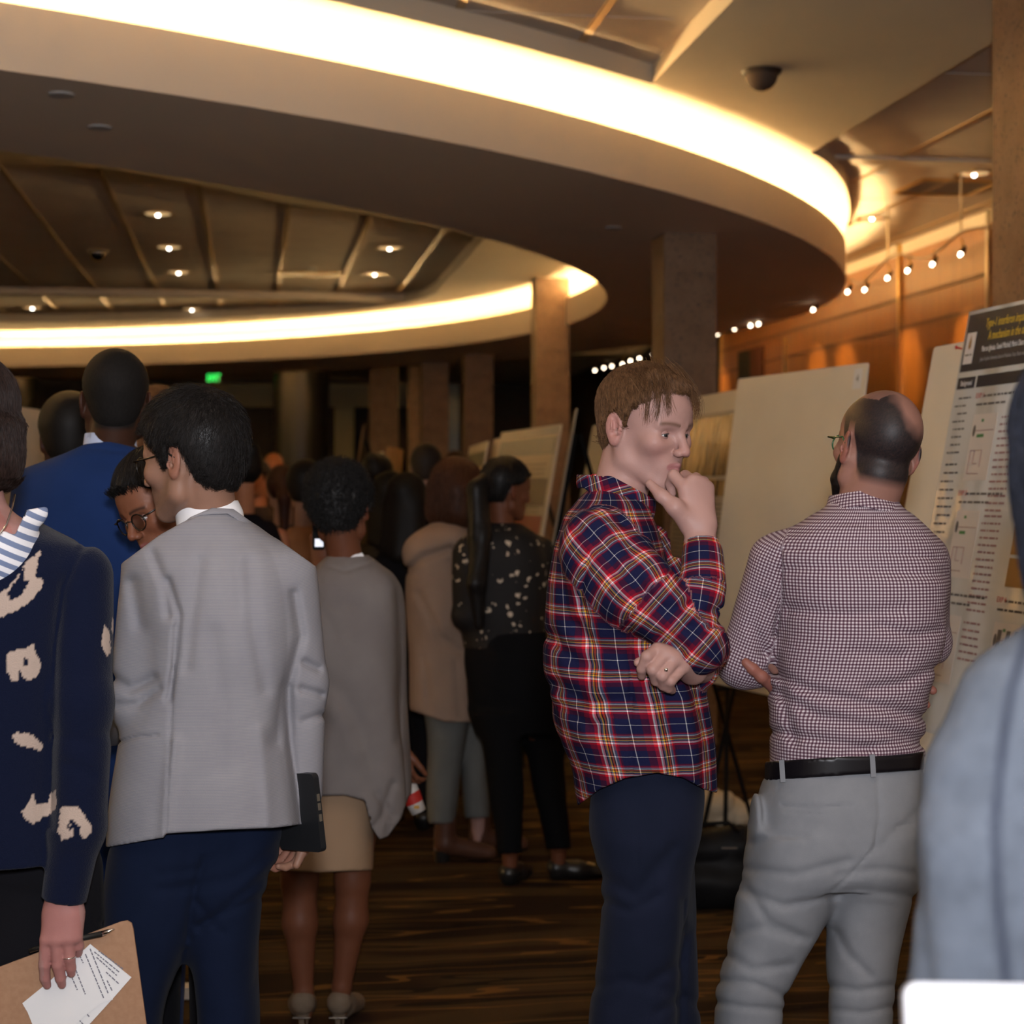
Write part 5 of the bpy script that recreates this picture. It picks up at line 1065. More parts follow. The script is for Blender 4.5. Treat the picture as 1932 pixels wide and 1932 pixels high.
# ---------------------------------------------------------------- the woman with glasses looking down
D = 3.85; J = lambda x, y, dy=0.0: W(x, y, D + dy)
P = person(330, D, 'person with dark hair and black glasses looking down, half hidden by the grey blazer')
H = Head(J(305, 954), basis(140, -24, 12), 0.95, female=True)
tors = rows(D, [(1090, 300, 400, .06), (1120, 255, 440, .10), (1180, 245, 450, .12), (1300, 260, 440, .12), (1500, 250, 450, .13)])
ar = [cap(J(270, 1150), J(262, 1330), .05, .045, k=.03), cap(J(262, 1330), J(300, 1420, -.1), .042, .03), cap(J(430, 1150), J(445, 1330), .05, .045, k=.03), cap(J(445, 1330), J(420, 1420, -.1), .042, .03)]
legs = [rows(D, [(1480, 255, 445, .13), (1700, 265, 345, .09), (2270, 275, 330, .05)]), rows(D, [(1480, 330, 445, .13), (1700, 355, 435, .09), (2270, 365, 420, .05)])]
BLKC = bpy.data.materials['black_cloth']
sobj('dress', [tors] + ar, .009, BLKC, P, k=.03); sobj('trousers', legs, .010, BLKC, P, k=.03)
hn = hand(J(302, 1425, -.105), (.5, -.6, -.3), (0, -.3, 1), 1, .9) + hand(J(418, 1425, -.105), (-.5, -.6, -.3), (0, -.3, 1), -1, .9)
sobj('body', H.p + H.neck(J(345, 1100, .03), .048) + inset([tors] + ar, .026) + inset(legs, .035, tors) + hn, .003, MSKIN, P, k=.014, color=H.tint(SK_BROWN, (0.22, 0.07, 0.06), (0.02, 0.012, 0.01)))
H.eyes(P, (0.03, 0.02, 0.015), look=(1, 0, -.7))
g = H.g; hl = [(-0.12, -0.075), (-0.04, -0.07), (-0.02, -0.03), (0.01, -0.02), (0.03, 0.02), (0.055, 0.055), (0.070, 0.078), (0.10, 0.086)]
hair('hair', haircap(H, .014, hl, [cap(g(-.05, -.03, -.02), g(-.03, -.065, -.15), .045, .035), cap(g(-.05, .03, -.02), g(-.05, .065, -.16), .045, .035)]), .004, BLK, P, swirl(H, -.3, 1.2), n=3500, length=.07, nseg=6, r=.0006, wild=.15, lift=.003)
glasses(H, P, r=.021, col=(0.012, 0.008, 0.006))
for dx in (305, 395): q = W(dx, HY, D); shoe(P, (q[0], q[1]), 150, mt=SHB)

# ---------------------------------------------------------------- the woman in the grey poncho and tan skirt
D = 5.15; J = lambda x, y, dy=0.0: W(x, y, D + dy)
P = person(650, D, 'person with short curly black hair in a grey wool poncho and tan skirt')
H = Head(J(642, 962), basis(-6, -8, -6), 1.0, female=True)
pon = rows(D, [(1042, 618, 696, .065), (1062, 596, 722, .10), (1085, 578, 748, .13), (1120, 566, 762, .155), (1200, 562, 766, .17), (1300, 562, 768, .18), (1400, 566, 771, .185), (1500, 575, 772, .19), (1600, 580, 765, .19)], n=2.6)
pc = [([(610, 1065), (650, 1078), (700, 1062)], .006, .006), ([(600, 1275), (650, 1310), (690, 1400), (705, 1490)], .026, .008), ([(600, 1330), (640, 1350), (670, 1420)], .03, -.007), ([(748, 1120), (756, 1250), (750, 1400)], .012, .006), ([(600, 1130), (630, 1200)], .02, .006), ([(740, 1480), (720, 1540), (700, 1570)], .012, .010), ([(710, 1500), (740, 1540)], .010, .008)]
WOOL = fabric('grey_wool', (0.195, 0.170, 0.165), (0.225, 0.20, 0.19), mott=9, scale=300, bump=.5)
sobj('poncho', [pon, folds(.014, 4.2, (1, 1, .35), 6), creases(D - .16, pc), hem(D, [(540, 1500), (600, 1502), (650, 1500), (688, 1510), (700, 1560), (716, 1584), (732, 1578), (756, 1545), (772, 1500), (790, 1490)]), hem(D, [(540, 1080), (600, 1058), (625, 1042), (660, 1052), (700, 1045), (760, 1080)], False)], .0055, WOOL, P, k=.02)
sobj('collar', [cap(J(662, 1040), J(664, 1068), .060, .066, k=.01), cut(cap(J(660, 1020), J(662, 1060), .058, .054), .003), hem(D, [(560, 1075), (650, 1060), (668, 1046), (684, 1042), (692, 1060), (720, 1080)], False)], .004, WCOT, P)
sk = rows(D, [(1440, 555, 712, .13), (1540, 548, 710, .135), (1646, 545, 705, .14)], n=2.6)
sobj('skirt', [sk, folds(.004, 6, (1, 1, .5), 2), hem(D, [(500, 1641), (600, 1646), (720, 1641)])], .006, fabric('tan_cotton', (0.36, 0.235, 0.145), (0.40, 0.265, 0.165)), P)
lg = [cap(J(570, 1560), J(565, 1660), .07, .052, k=.02), cap(J(565, 1660), J(566, 1740), .051, .050, k=.02), cap(J(566, 1740), J(573, 1872), .049, .027, k=.02), cap(J(573, 1872), J(574, 1910), .027, .025), cap(J(668, 1560), J(665, 1660), .07, .050, k=.02), cap(J(665, 1660), J(662, 1735), .049, .049, k=.02), cap(J(662, 1735), J(645, 1862), .047, .027, k=.02), cap(J(645, 1862), J(641, 1905), .027, .025)]
ar = [cap(J(590, 1110), J(600, 1250), .05, .04, k=.03), cap(J(600, 1250), J(606, 1060, .22), .038, .028, k=.02), cap(J(722, 1120), J(722, 1290), .036, .032, k=.03), cap(J(722, 1290), J(752, 1405, .17), .032, .026, k=.02)]
hn = hand(J(606, 1055, .22), (0, .1, 1), (-.2, -1, 0), 1, .9, (.7, .8, .9, .9)) + hand(J(753, 1410, .17), (.22, .05, -1), (-.6, -.8, 0), -1, .9, (.5, .55, .6, .6))
sobj('body', H.p + H.neck(J(655, 1072), .050) + inset([rows(D, [(1062, 596, 722, .10), (1085, 585, 740, .12), (1200, 600, 735, .13), (1350, 600, 730, .12), (1450, 590, 720, .12)])], .03) + ar + [cap(J(645, 1400), J(575, 1560), .06, .06), cap(J(645, 1400), J(665, 1560), .06, .06)] + lg + hn, .0042, MSKIN, P, k=.014, color=H.tint((0.155, 0.055, 0.027), hairline=((0.010, 0.009, 0.009), lambda q: allhair(q))))
hair('hair', haircap(H, .014, SHORT, [], (.004, .006, .006)) + [folds(.0035, 62, (1, 1, 1), 4)], .004, hairmat('tight_black_curls', (0.010, 0.009, 0.009), (0.03, 0.028, 0.028), .45), P, swirl(H, 0, .5), n=6000, length=.03, nseg=8, r=.0009, wild=.6, lift=.012, curl=1.1)
SUE = noisy('taupe_suede', (0.15, 0.11, 0.075), (0.19, 0.14, 0.10), 30, .8)
for x, y, yw in ((573, 1905, 12), (641, 1898, -8)):
    q = J(x, y); fl = np.array([q[0], D, 0]); yy = math.radians(yw); f = np.array([-math.sin(yy), math.cos(yy), 0])
    s_ = sobj('shoe', [cap(fl + [0, -.015, .085], fl + f * .04 + [0, 0, .070], .036, .038, k=.02), cap(fl + f * .04 + [0, 0, .062], fl + f * .20 + [0, 0, .022], .036, .030, k=.02), plane(fl + [0, 0, .002], (0, 0, -1)), cut(cap(fl + [0, -.004, .14], fl + f * .06 + [0, 0, .115], .028, .030), .004)], .004, SUE, P)
    b = MB(); b.tube([fl + [0, -.018, .055], fl + [0, -.015, .002]], [.020, .011], 10); b.build('heel', SUE, s_)
    b = MB(); b.tube([fl + np.array([-.026, -.052, .050]), fl + np.array([.026, -.052, .050])], .0035, 6); b.tube([fl + np.array([-.010, -.055, .050]), fl + np.array([-.010, -.045, .018])], .003, 6); b.tube([fl + np.array([.010, -.055, .050]), fl + np.array([.010, -.045, .018])], .003, 6); b.build('buckle', M['chrome'], s_)
ph = empty('phone', J(601, 1000, .18), 'small phone with a white glow held up beside the neck above the poncho', 'phone')
b = MB(); rbox(b, J(601, 1003, .17), [nrm([.95, .3, 0]), np.array([0, 0, 1.0]), nrm([.3, -.95, 0])], (.018, .055, .004), .006); b.build('case', M['black'], ph)
b = MB(); b.box(J(601.5, 1024, .17) + nrm([.3, -.95, 0]) * .0046, (.013, .012, .0005), [nrm([.95, .3, 0]), [0, 0, 1.0], nrm([.3, -.95, 0])]); b.box(J(594, 1003, .17) + nrm([.3, -.95, 0]) * .0046, (.0025, .042, .0005), [nrm([.95, .3, 0]), [0, 0, 1.0], nrm([.3, -.95, 0])]); b.build('screen', mat('lit_screen', (.8, .8, .85), .3, emit=(.85, .88, 1), estr=.8), ph)

# ---------------------------------------------------------------- the woman in the beige trench coat
D = 7.5; J = lambda x, y, dy=0.0: W(x, y, D + dy)
P = person(850, D, 'person with auburn hair in a long beige trench coat, grey trousers and brown ankle boots')
H = Head(J(866, 922), basis(-45, -14, 0), 1.0, female=True)
coat = rows(D, [(985, 812, 880, .09), (1005, 782, 905, .13), (1045, 765, 918, .16), (1120, 760, 915, .17), (1250, 768, 910, .18), (1380, 774, 914, .20)], n=2.4)
ar = [cap(J(800, 1040, -.08), J(830, 1180, -.12), .085, .07, k=.05), cap(J(830, 1180, -.12), J(900, 1150, -.1), .065, .05, k=.02)]
cc = [([(770, 1075), (800, 1050), (850, 1035), (880, 1060)], .016, .02), ([(790, 1120), (830, 1200), (870, 1230)], .016, .012), ([(800, 1240), (812, 1340)], .014, .008), ([(850, 1060), (880, 1130)], .014, .012), ([(860, 1250), (868, 1350)], .014, .008)]
TR = fabric('beige_trench_cloth', (0.30, 0.205, 0.150), (0.34, 0.235, 0.175), sheen=.05)
sobj('trench_coat', [coat] + ar + [cap(J(793, 1045, -.08), J(850, 1018, -.11), .062, .066, k=.06), folds(.010, 4, (1, 1, .5), 3), creases(D - .2, cc), hem(D, [(740, 1335), (776, 1340), (840, 1362), (930, 1364)])], .008, TR, P, k=.03)
legs = [rows(D, [(1300, 790, 905, .13), (1370, 803, 885, .11), (1450, 805, 872, .10), (1552, 806, 860, .085)]), rows(D, [(1300, 850, 925, .12), (1370, 860, 925, .1), (1450, 868, 922, .1), (1542, 878, 926, .08)], .12)]
sobj('trousers', legs + [folds(.005, 6, (1, 1, .7), 1), hem(D, [(700, 1556), (860, 1553), (866, 1544), (1000, 1540)])], .008, fabric('grey_trouser_cloth', (0.135, 0.135, 0.125)), P)
hn = hand(J(905, 1148, -.1), (1, .3, .2), (0, -1, .3), 1, .9) + hand(J(905, 1150, .12), (1, .3, .2), (0, 1, .3), -1, .9)
sobj('body', H.p + H.neck(J(850, 1000), .05) + inset([coat] + ar, .034) + inset(legs, .035, coat) + [cap(J(835, 1540), J(832, 1600), .035, .03), cap(J(903, 1530, .12), J(903, 1580, .12), .035, .03)] + hn, .006, MSKIN, P, k=.014, color=H.tint(SK_FAIR))
g = H.g; AUB = hairmat('auburn_hair', (0.060, 0.020, 0.010), (0.11, 0.042, 0.020), .4)
hair('hair', [elp(g(-.02, 0, .03), (.122, .10, .105), H.B, .03), cap(g(-.03, .03, -.02), g(-.02, .04, -.10), .095, .085), cap(g(-.03, -.03, -.02), g(-.02, -.04, -.10), .095, .085), cut(cap(g(.12, 0, .0), g(.12, 0, -.12), .07, .08), .01)], .006, AUB, P, flowdown(H), n=2500, length=.12, nseg=5, r=.001, wild=.1, lift=.004)
BOOT = noisy('brown_boot_leather', (0.075, 0.030, 0.018), (0.10, 0.042, 0.024), 10, .45)
for x, dy_, yw in ((840, -.02, -78), (905, .14, -70)):
    q = W(x, HY, D + dy_); fl = np.array([q[0], q[1], 0]); yy = math.radians(yw); f = np.array([-math.sin(yy), math.cos(yy), 0])
    s_ = sobj('boot', [cap(fl + [0, 0, .19], fl + [0, 0, .08], .046, .045, k=.02), cap(fl + [0, 0, .075], fl + f * .19 + [0, 0, .03], .042, .034, k=.02), plane(fl + [0, 0, .012], (0, 0, -1)), plane(fl + [0, 0, .19], (0, 0, 1))], .006, BOOT, P)
    b = MB(); b.tube([fl - f * .012 + [0, 0, .05], fl - f * .012], [.036, .030], 12); b.build('heel', SHB, s_)

# ---------------------------------------------------------------- the woman in the black patterned blouse
D = 7.1; J = lambda x, y, dy=0.0: W(x, y, D + dy)
P = person(950, D, 'person with long black ponytail in a black blouse with small white print')
H = Head(J(956, 925), basis(-58, -8, 0), 0.98, female=True)
tors = rows(D, [(988, 915, 985, .07), (1005, 892, 1008, .11), (1025, 874, 1026, .13), (1070, 862, 1036, .14), (1130, 862, 1034, .14), (1200, 872, 1030, .14), (1260, 878, 1030, .15)])
ar = [cap(J(885, 1045, -.05), J(880, 1160, -.06), .07, .06, k=.04), cap(J(880, 1160, -.06), J(930, 1190, .15), .055, .04, k=.02), cap(J(1015, 1045, .05), J(1018, 1160, .05), .07, .06, k=.04), cap(J(1018, 1160, .05), J(990, 1190, .2), .055, .04, k=.02)]
BL = mat('printed_black_crepe', rough=.7, spec=.3); t = NT(BL); co = t.coord(); v = t.n('ShaderNodeTexVoronoi'); v.inputs['Scale'].default_value = 25; t.l(co, v.inputs['Vector']); nz = t.noise(co, 55, 1)
w = t.math('MULTIPLY', t.math('LESS_THAN', v.outputs['Distance'], .30), t.math('GREATER_THAN', nz, .56)); t.base(t.mix(w, (0.010, 0.008, 0.008), (0.62, 0.50, 0.38)))
sobj('blouse', [tors] + ar + [folds(.006, 5, (1, 1, .6), 9), hem(D, [(800, 1222), (950, 1228), (1100, 1222)])], .008, BL, P, k=.03)
legs = [rows(D, [(1190, 880, 1030, .14), (1260, 878, 1042, .15), (1340, 886, 1048, .14), (1380, 900, 1050, .12)]), rows(D, [(1340, 888, 985, .12), (1400, 908, 984, .11), (1500, 922, 987, .09), (1608, 938, 986, .075)], -.05), rows(D, [(1340, 955, 1050, .12), (1400, 984, 1062, .1), (1500, 1008, 1070, .09), (1602, 1030, 1078, .075)], .04)]
sobj('trousers', legs + [folds(.004, 6, (1, 1, .5), 1), hem(D, [(900, 1612), (990, 1610), (1000, 1604), (1100, 1600)])], .008, fabric('black_trouser_cloth', (0.004, 0.004, 0.005), (0.005, 0.005, 0.006), sheen=.0), P, k=.04)
hn = hand(J(930, 1192, .15), (1, .3, .2), (0, -1, .3), 1, .9) + hand(J(990, 1192, .2), (-1, .3, .2), (0, 1, .3), 1, .9)
sobj('body', H.p + H.neck(J(948, 1005), .048) + inset([tors] + ar, .03) + inset(legs, .035, tors) + [cap(J(962, 1600, -.05), J(962, 1645, -.05), .034, .028), cap(J(1052, 1590, .04), J(1054, 1625, .04), .034, .028)] + hn, .006, MSKIN, P, k=.014, color=H.tint(SK_DARK2))
g = H.g; hl = [(-0.12, -0.06), (-0.04, -0.05), (-0.03, 0.02), (0.01, 0.03), (0.03, 0.04), (0.06, 0.07), (0.10, 0.085)]
hair('hair', haircap(H, .012, hl), .006, BLK, P, swirl(H, -1, .3), n=1200, length=.06, r=.001, wild=.1)
sobj('ponytail', [cap(g(-.10, 0, .03), g(-.14, .0, -.02), .035, .042), cap(g(-.14, 0, -.02), J(905, 1010, -.10), .045, .052), cap(J(905, 1010, -.10), J(900, 1100, -.16), .052, .042), cap(J(900, 1100, -.16), J(905, 1180, -.15), .042, .022), folds(.006, 14, (1, 1, .15), 2)], .006, BLK, P)
for x, dy_, yw, kk in ((960, -.05, -25, 0), (1050, .05, -82, 1)):
    q = W(x, HY, D + dy_); s_ = shoe(P, (q[0], q[1]), yw, .25, mt=SHB, hh=.045, w=.038, name='loafer')
    if kk: b = MB(); b.tube([W(1108, 1628, D - .0), W(1122, 1632, D)], .006, 6); b.build('bit', M['brass'], s_)

# ---------------------------------------------------------------- people further back
def bystander(px, py, D, yaw, hcol, tcol, label, skin=SK_FAIR, style='short', sc=1.0, sleeves=True, shw=.21, lean=0.0, pitch=-5, tex=None, hs=1.0, grp=None):
    P = person(px, D, label, grp); c = W(px, py, D); z0 = c[2]; hgt = z0 / 0.93; r = math.radians(yaw); rt = np.array([math.cos(r), math.sin(r), 0]); f = np.array([-math.sin(r), math.cos(r), 0])
    H = Head(c, basis(yaw, pitch), sc, detail=False, female=style in ('long', 'tail', 'bun'))
    og = c - f * .03; zs = z0 - .265 * sc; q = lambda a, b_, z: np.array([og[0], og[1], z]) + rt * a * sc + f * b_ * sc
    L = [(*q(0, 0, z0 - .19)[:2], z0 - .19, .075, .07, r), (*q(0, 0, 0)[:2], zs, .155, .10, r), (*q(0, 0, 0)[:2], zs - .06, .185, .12, r), (*q(0, 0, 0)[:2], zs - .22, .175, .125, r), (*q(0, 0, 0)[:2], zs - .42, .155, .115, r), (*q(0, 0, 0)[:2], zs - .60, .175, .13, r)]
    tors = loft([tuple(x) for x in L], 2.3); ar = []
    for s in (-1, 1): ar += [cap(q(s * .185, 0, zs - .04), q(s * .235, .0, zs - .31), .058, .045, k=.04), cap(q(s * .235, 0, zs - .31), q(s * .17, .20, zs - .40), .043, .032, k=.02)]
    lg = []
    for s in (-1, 1): lg += [cap(q(s * .09, 0, zs - .56), q(s * .10, 0, .50), .098, .068, k=.04), cap(q(s * .10, 0, .50), q(s * .10, -.02, .09), .062, .045, k=.02)]
    g = H.g; mt = tex or fabric('bystander_cloth', tcol)
    sobj('top', [tors] + (ar if sleeves else [cap(q(s * .12, 0, zs), q(s * .13, 0, zs - .1), .06, .06) for s in (-1, 1)]) + [folds(.006, 5, (1, 1, .6), px), plane((0, 0, zs - .58), (0, 0, -1))], .011, mt, P, k=.03)
    sobj('trousers', lg + [elp(q(0, 0, zs - .55), (.165, .12, .12)), plane((0, 0, zs - .52), (0, 0, 1))], .013, BLKC, P, k=.04)
    hn = hand(q(-.17, .21, zs - .40), f, (0, 0, 1), 1, .95) + hand(q(.17, .21, zs - .40), f, (0, 0, 1), -1, .95)
    sobj('body', H.p + H.neck(q(0, 0, zs + .02), .05 * sc) + inset([tors], .042) + (inset(ar, .016) if sleeves else inset(ar, .006)) + inset(lg, .02) + hn, .008 if D > 6 else .006, MSKIN, P, k=.016, color=H.tint(skin))
    hm = hairmat('bystander_hair', hcol, rough=.5)
    if style == 'short': pr = haircap(H, .011 * hs, SHORT)
    elif style == 'bald': pr = haircap(H, .003, [(-.12, -.07), (-.05, -.06), (-.036, .02), (0, .02), (.02, .03), (.021, .3), (.1, .3)])
    elif style == 'curly': pr = haircap(H, .026 * hs, [(a, b_ - .01) for a, b_ in SHORT]) + [folds(.005, 34, (1, 1, 1), 3)]
    else:
        pr = [elp(g(-.02, 0, .035), (.114, .093, .100), H.B, .03), cut(cap(g(.125, 0, .03), g(.125, 0, -.14), .062, .08), .01)]
        if style == 'long': pr[1:1] = [cap(g(-.04, .035, -.02), g(-.05, .05, -.22), .07, .06), cap(g(-.04, -.035, -.02), g(-.05, -.05, -.22), .07, .06), cap(g(-.05, 0, -.02), g(-.07, 0, -.24), .07, .06)]
        if style == 'tail': pr[1:1] = [cap(g(-.10, 0, .03), g(-.13, 0, -.05), .035, .035), cap(g(-.13, 0, -.05), g(-.10, 0, -.26), .035, .022)]
        if style == 'bun': pr[1:1] = [elp(g(-.10, 0, .09), (.045, .045, .04))]
    o = sobj('hair', pr, .008 if D > 6 else .006, hm, P)
    for s in (-1, 1): p_ = q(s * .10, -.03, 0); shoe(P, (p_[0], p_[1]), yaw, mt=SHB)
    return P
DK = (0.010, 0.008, 0.007)
bystander(290, 805, 6.2, 60, (0.10, 0.045, 0.020), (0.02, 0.02, 0.03), 'person with wavy brown hair between the blue suit and the dark-haired head in glasses', SK_OLIVE, 'curly', hs=.8)
bystander(133, 830, 5.2, 10, DK, (0.008, 0.008, 0.010), 'dark head of a person beside the blue suit, in front of the left display boards', SK_DARK, 'short', hs=1.5)
bystander(452, 893, 8.0, 40, DK, (0.008, 0.007, 0.010), 'person in a dark sleeveless top with bare shoulder, behind the grey blazer', (0.50, 0.22, 0.12), 'bun', sleeves=False)  # warm orange light is put into the skin colour
bystander(516, 884, 14.0, 170, DK, (0.05, 0.02, 0.02), 'bald-headed person lit orange far back in the crowd', (0.36, 0.13, 0.05), 'bald')  # the skin colour itself carries the orange light
bystander(534, 925, 9.3, 10, (0.045, 0.014, 0.008), (0.075, 0.055, 0.040), 'person with a dark auburn ponytail in a dull green-brown top, back turned', SK_OLIVE, 'tail', sleeves=True)
bystander(578, 922, 8.6, -10, DK, (0.26, 0.115, 0.05), 'person with black hair in a top painted orange-lit, just beyond the curly head', SK_OLIVE, 'short', hs=1.6)  # orange light is put into the colour of the top
bystander(484, 905, 12.0, 150, (0.02, 0.01, 0.01), (0.03, 0.02, 0.02), 'small distant person between the bare-shouldered one and the ponytail', (0.40, 0.16, 0.08), 'short')
bystander(714, 897, 10.5, -20, DK, (0.05, 0.035, 0.022), 'person with a rounded black hairdo, topmost left of the group at the boards', SK_OLIVE, 'bun')
bystander(805, 884, 9.8, -12, (0.035, 0.026, 0.022), (0.006, 0.007, 0.010), 'person with short greying hair and a pale collar in a dark jacket', SK_OLIVE, 'short')
bystander(738, 938, 9.0, -15, DK, (0.030, 0.022, 0.014), 'person with dark brown hair in an olive-brown coat behind the curly head', SK_OLIVE, 'long')
bystander(770, 945, 8.3, -20, DK, (0.006, 0.006, 0.008), 'person with long black hair in black beside the beige hood', SK_OLIVE, 'long', sc=1.05)
bystander(858, 880, 15.0, 160, (0.03, 0.010, 0.008), (0.03, 0.015, 0.010), 'reddish-haired distant person peeking over the auburn head', (0.40, 0.16, 0.08), 'short')

# ---------------------------------------------------------------- the hooded person close to the lens
D = 1.8; J = lambda x, y, dy=0.0: W(x, y, D + dy)
P = person(2060, D, 'blurred person in a pale grey heather top, nearest of all')
H = Head(J(2085, 860), basis(5, 0), 1.0)
tors = rows(D, [(1125, 2010, 2180, .06), (1165, 1965, 2260, .085), (1205, 1925, 2320, .105), (1260, 1880, 2370, .12), (1350, 1850, 2400, .13), (1600, 1850, 2380, .13), (1900, 1840, 2390, .13), (2100, 1830, 2400, .14)])
ar = [cap(J(1925, 1345), J(1868, 1475), .068, .068, k=.04), cap(J(1868, 1475), J(1846, 1600, -.02), .068, .066, k=.02), cap(J(1846, 1600, -.02), J(1826, 1900, -.02), .066, .063, k=.02), cap(J(1826, 1900, -.02), J(1830, 2020, .05), .058, .05, k=.02), cap(J(1830, 2020, .05), J(1900, 2080, .26), .05, .04, k=.02), cap(J(2360, 1345), J(2400, 1900), .07, .058, k=.04), cap(J(2400, 1900), J(2330, 2080, .22), .055, .04, k=.02)]
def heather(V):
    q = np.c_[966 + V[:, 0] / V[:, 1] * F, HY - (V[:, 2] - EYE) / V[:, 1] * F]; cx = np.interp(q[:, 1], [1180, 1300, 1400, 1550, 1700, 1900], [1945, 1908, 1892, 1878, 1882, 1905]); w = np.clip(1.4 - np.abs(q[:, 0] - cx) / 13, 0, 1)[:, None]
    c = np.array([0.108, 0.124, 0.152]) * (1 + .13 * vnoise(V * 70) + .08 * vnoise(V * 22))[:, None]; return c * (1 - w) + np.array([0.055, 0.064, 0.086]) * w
HE = mat('heather_jersey', rough=.9, spec=.1); t = NT(HE); a = t.n('ShaderNodeAttribute', attribute_name='tint'); t.base(a.outputs['Color']); t.bump(t.noise(t.coord(), 260, 2), .3, .002)
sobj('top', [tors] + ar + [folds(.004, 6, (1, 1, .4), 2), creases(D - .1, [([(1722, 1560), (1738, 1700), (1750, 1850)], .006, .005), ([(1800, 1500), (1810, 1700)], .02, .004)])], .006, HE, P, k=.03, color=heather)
legs = [cap(J(2010, 2300), J(2000, 3000), .11, .08), cap(J(2000, 3000), J(2000, 3740), .07, .05), cap(J(2210, 2300), J(2220, 3000), .11, .08), cap(J(2220, 3000), J(2220, 3740), .07, .05), rows(D, [(2060, 1840, 2390, .14), (2350, 1900, 2320, .15)])]
sobj('trousers', legs, .012, BLKC, P, k=.04)
hn = hand(J(1900, 2080, .26), (.1, .9, .1), (0, 0, 1), 1) + hand(J(2330, 2080, .22), (-.1, .9, .1), (0, 0, 1), -1)
sobj('body', H.p + H.neck(J(2085, 1130), .055) + inset([tors] + ar, .03) + inset(legs, .03, tors) + hn, .007, MSKIN, P, k=.014, color=H.tint(SK_BROWN))
g = H.g; NB = hairmat('blue_black_hair', (0.005, 0.006, 0.011), (0.010, 0.012, 0.022), .6)
hair('hair', [elp(g(-.015, 0, .03), (.115, .098, .105), H.B, .03), cap(g(-.03, .045, -.02), g(-.03, .045, -.12), .063, .050), cap(g(-.03, -.035, -.02), g(-.03, -.035, -.12), .063, .050)], .006, NB, P, flowdown(H), n=3000, length=.1, r=.0007, wild=.08)
for s in (2000, 2220): q = W(s, HY, D); shoe(P, (q[0], q[1]), 5, mt=SHB)
lp = empty('laptop', W(1960, 1950, 1.45), 'white rounded-corner lid at the bottom corner in front of the grey heather top', 'laptop')
ax_ = [nrm([1, .02, -.02]), nrm([.02, .25, 1]), None]; ax_[1] = nrm(ax_[1] - np.dot(ax_[1], ax_[0]) * ax_[0]); ax_[2] = np.cross(ax_[0], ax_[1])
tl_ = W(1702, 1852, 1.45); b = MB(); rbox(b, tl_ + ax_[0] * .16 - ax_[1] * .11, ax_, (.16, .11, .006), .012); b.build('lid', mat('white_plastic', (0.55, 0.55, 0.57), .35), lp)
bb = tl_ + ax_[0] * .16 - ax_[1] * .22; b = MB(); rbox(b, bb + np.array([0, .11, -.008]), [ax_[0], np.array([0, 1.0, 0]), np.array([0, 0, 1.0])], (.16, .11, .008), .012); b.build('base', mat('white_plastic_base', (0.80, 0.80, 0.82), .4), lp)
# ================================================================ display boards on easels, posters, bags
def down(dr, lean):                                        # dr = along the top edge; leans back, foot towards the viewer side
    nh = nrm(np.array([dr[1], -dr[0], 0]));
    return nh, nrm(nh * math.tan(math.radians(lean)) - np.array([0, 0, 1.0]))
def easel(P0, dr, nh, dn, w, h, label, lw=.011, lines=None):
    base = P0 + dr * w / 2 + dn * h; e = empty('easel', (base[0], base[1], 0), label, 'easel', 'black display easels'); b0 = P0 - nh * -.0
    back = -nh * .022
    top = P0 + dr * w * .5 + dn * .12 + back
    for a_, b_ in (lines or ()): b = MB(); b.tube([a_, b_], lw, 6); b.build('leg', M['black'], e)
    for s in ((-1, 1) if lines is None else (1,)):
        foot = base + dr * s * w * .42 + back; foot = foot + (foot - top) * (foot[2] / max((top - foot)[2], .1)); foot[2] = .0
        b = MB(); b.tube([top + dr * s * .03, foot], lw, 6); b.build('leg', M['black'], e)
    if lines is None:
        ft = top - nh * .55; ft[2] = 0
        b = MB(); b.tube([top + back, ft], lw, 6); b.build('leg', M['black'], e)
    b = MB(); b.tube([base - dr * w * .33 + back * .9, base + dr * w * .33 + back * .9], lw * .9, 6)
    for s in (-1, 1): q = base + dr * s * w * .28 + back * .8 - [0, 0, .014]; b.tube([q, q + nh * .055], lw * .8, 6)
    b.build('tray', M['black'], e); return e
def board(TL, dr, w, h, lean, label, mt=None, th=.006, corner=True, group='foam display boards', ez=None, name='display_board', lines=None):
    dr = nrm(dr); nh, dn = down(dr, lean); nn = np.cross(dr, dn); nn = nn if np.dot(nn, nh) > 0 else -nn; b = MB(); rbox(b, TL + dr * w / 2 + dn * h / 2 - nn * th / 2, [dr, -dn, nn], (w / 2, h / 2, th / 2), .012 if corner else .001, 2)
    o = b.build(name, mt or M['foam']); tag(o, label, 'display board', group)
    if ez: easel(TL, dr, nh, dn, w, h, ez, lines=lines)
    return dr, dn, nn, nh
def sheet(name, TL, fr, u0, v0, u1, v1, mt, parent, off=.002, th=.0008):
    dr, dn, nn, nh = fr; c = TL + dr * (u0 + u1) / 2 + dn * (v0 + v1) / 2 + nn * off; b = MB(); b.box(c, ((u1 - u0) / 2, (v1 - v0) / 2, th / 2), [dr, dn, nn]); return b.build(name, mt, parent)
def words(b, TL, fr, u0, v0, u1, off, hgt, rg, align='l', gap=.3):
    dr, dn, nn, nh = fr; u = u0
    while u < u1 - hgt:
        w = min(rg.uniform(.8, 4.0) * hgt, u1 - u); c = TL + dr * (u + w / 2) + dn * v0 + nn * off; b.add([c + dr * a * w / 2 + dn * q * hgt * .30 for a, q in ((-1, -1), (1, -1), (1, 1), (-1, 1))], [(0, 1, 2, 3)]); u += w + hgt * .55
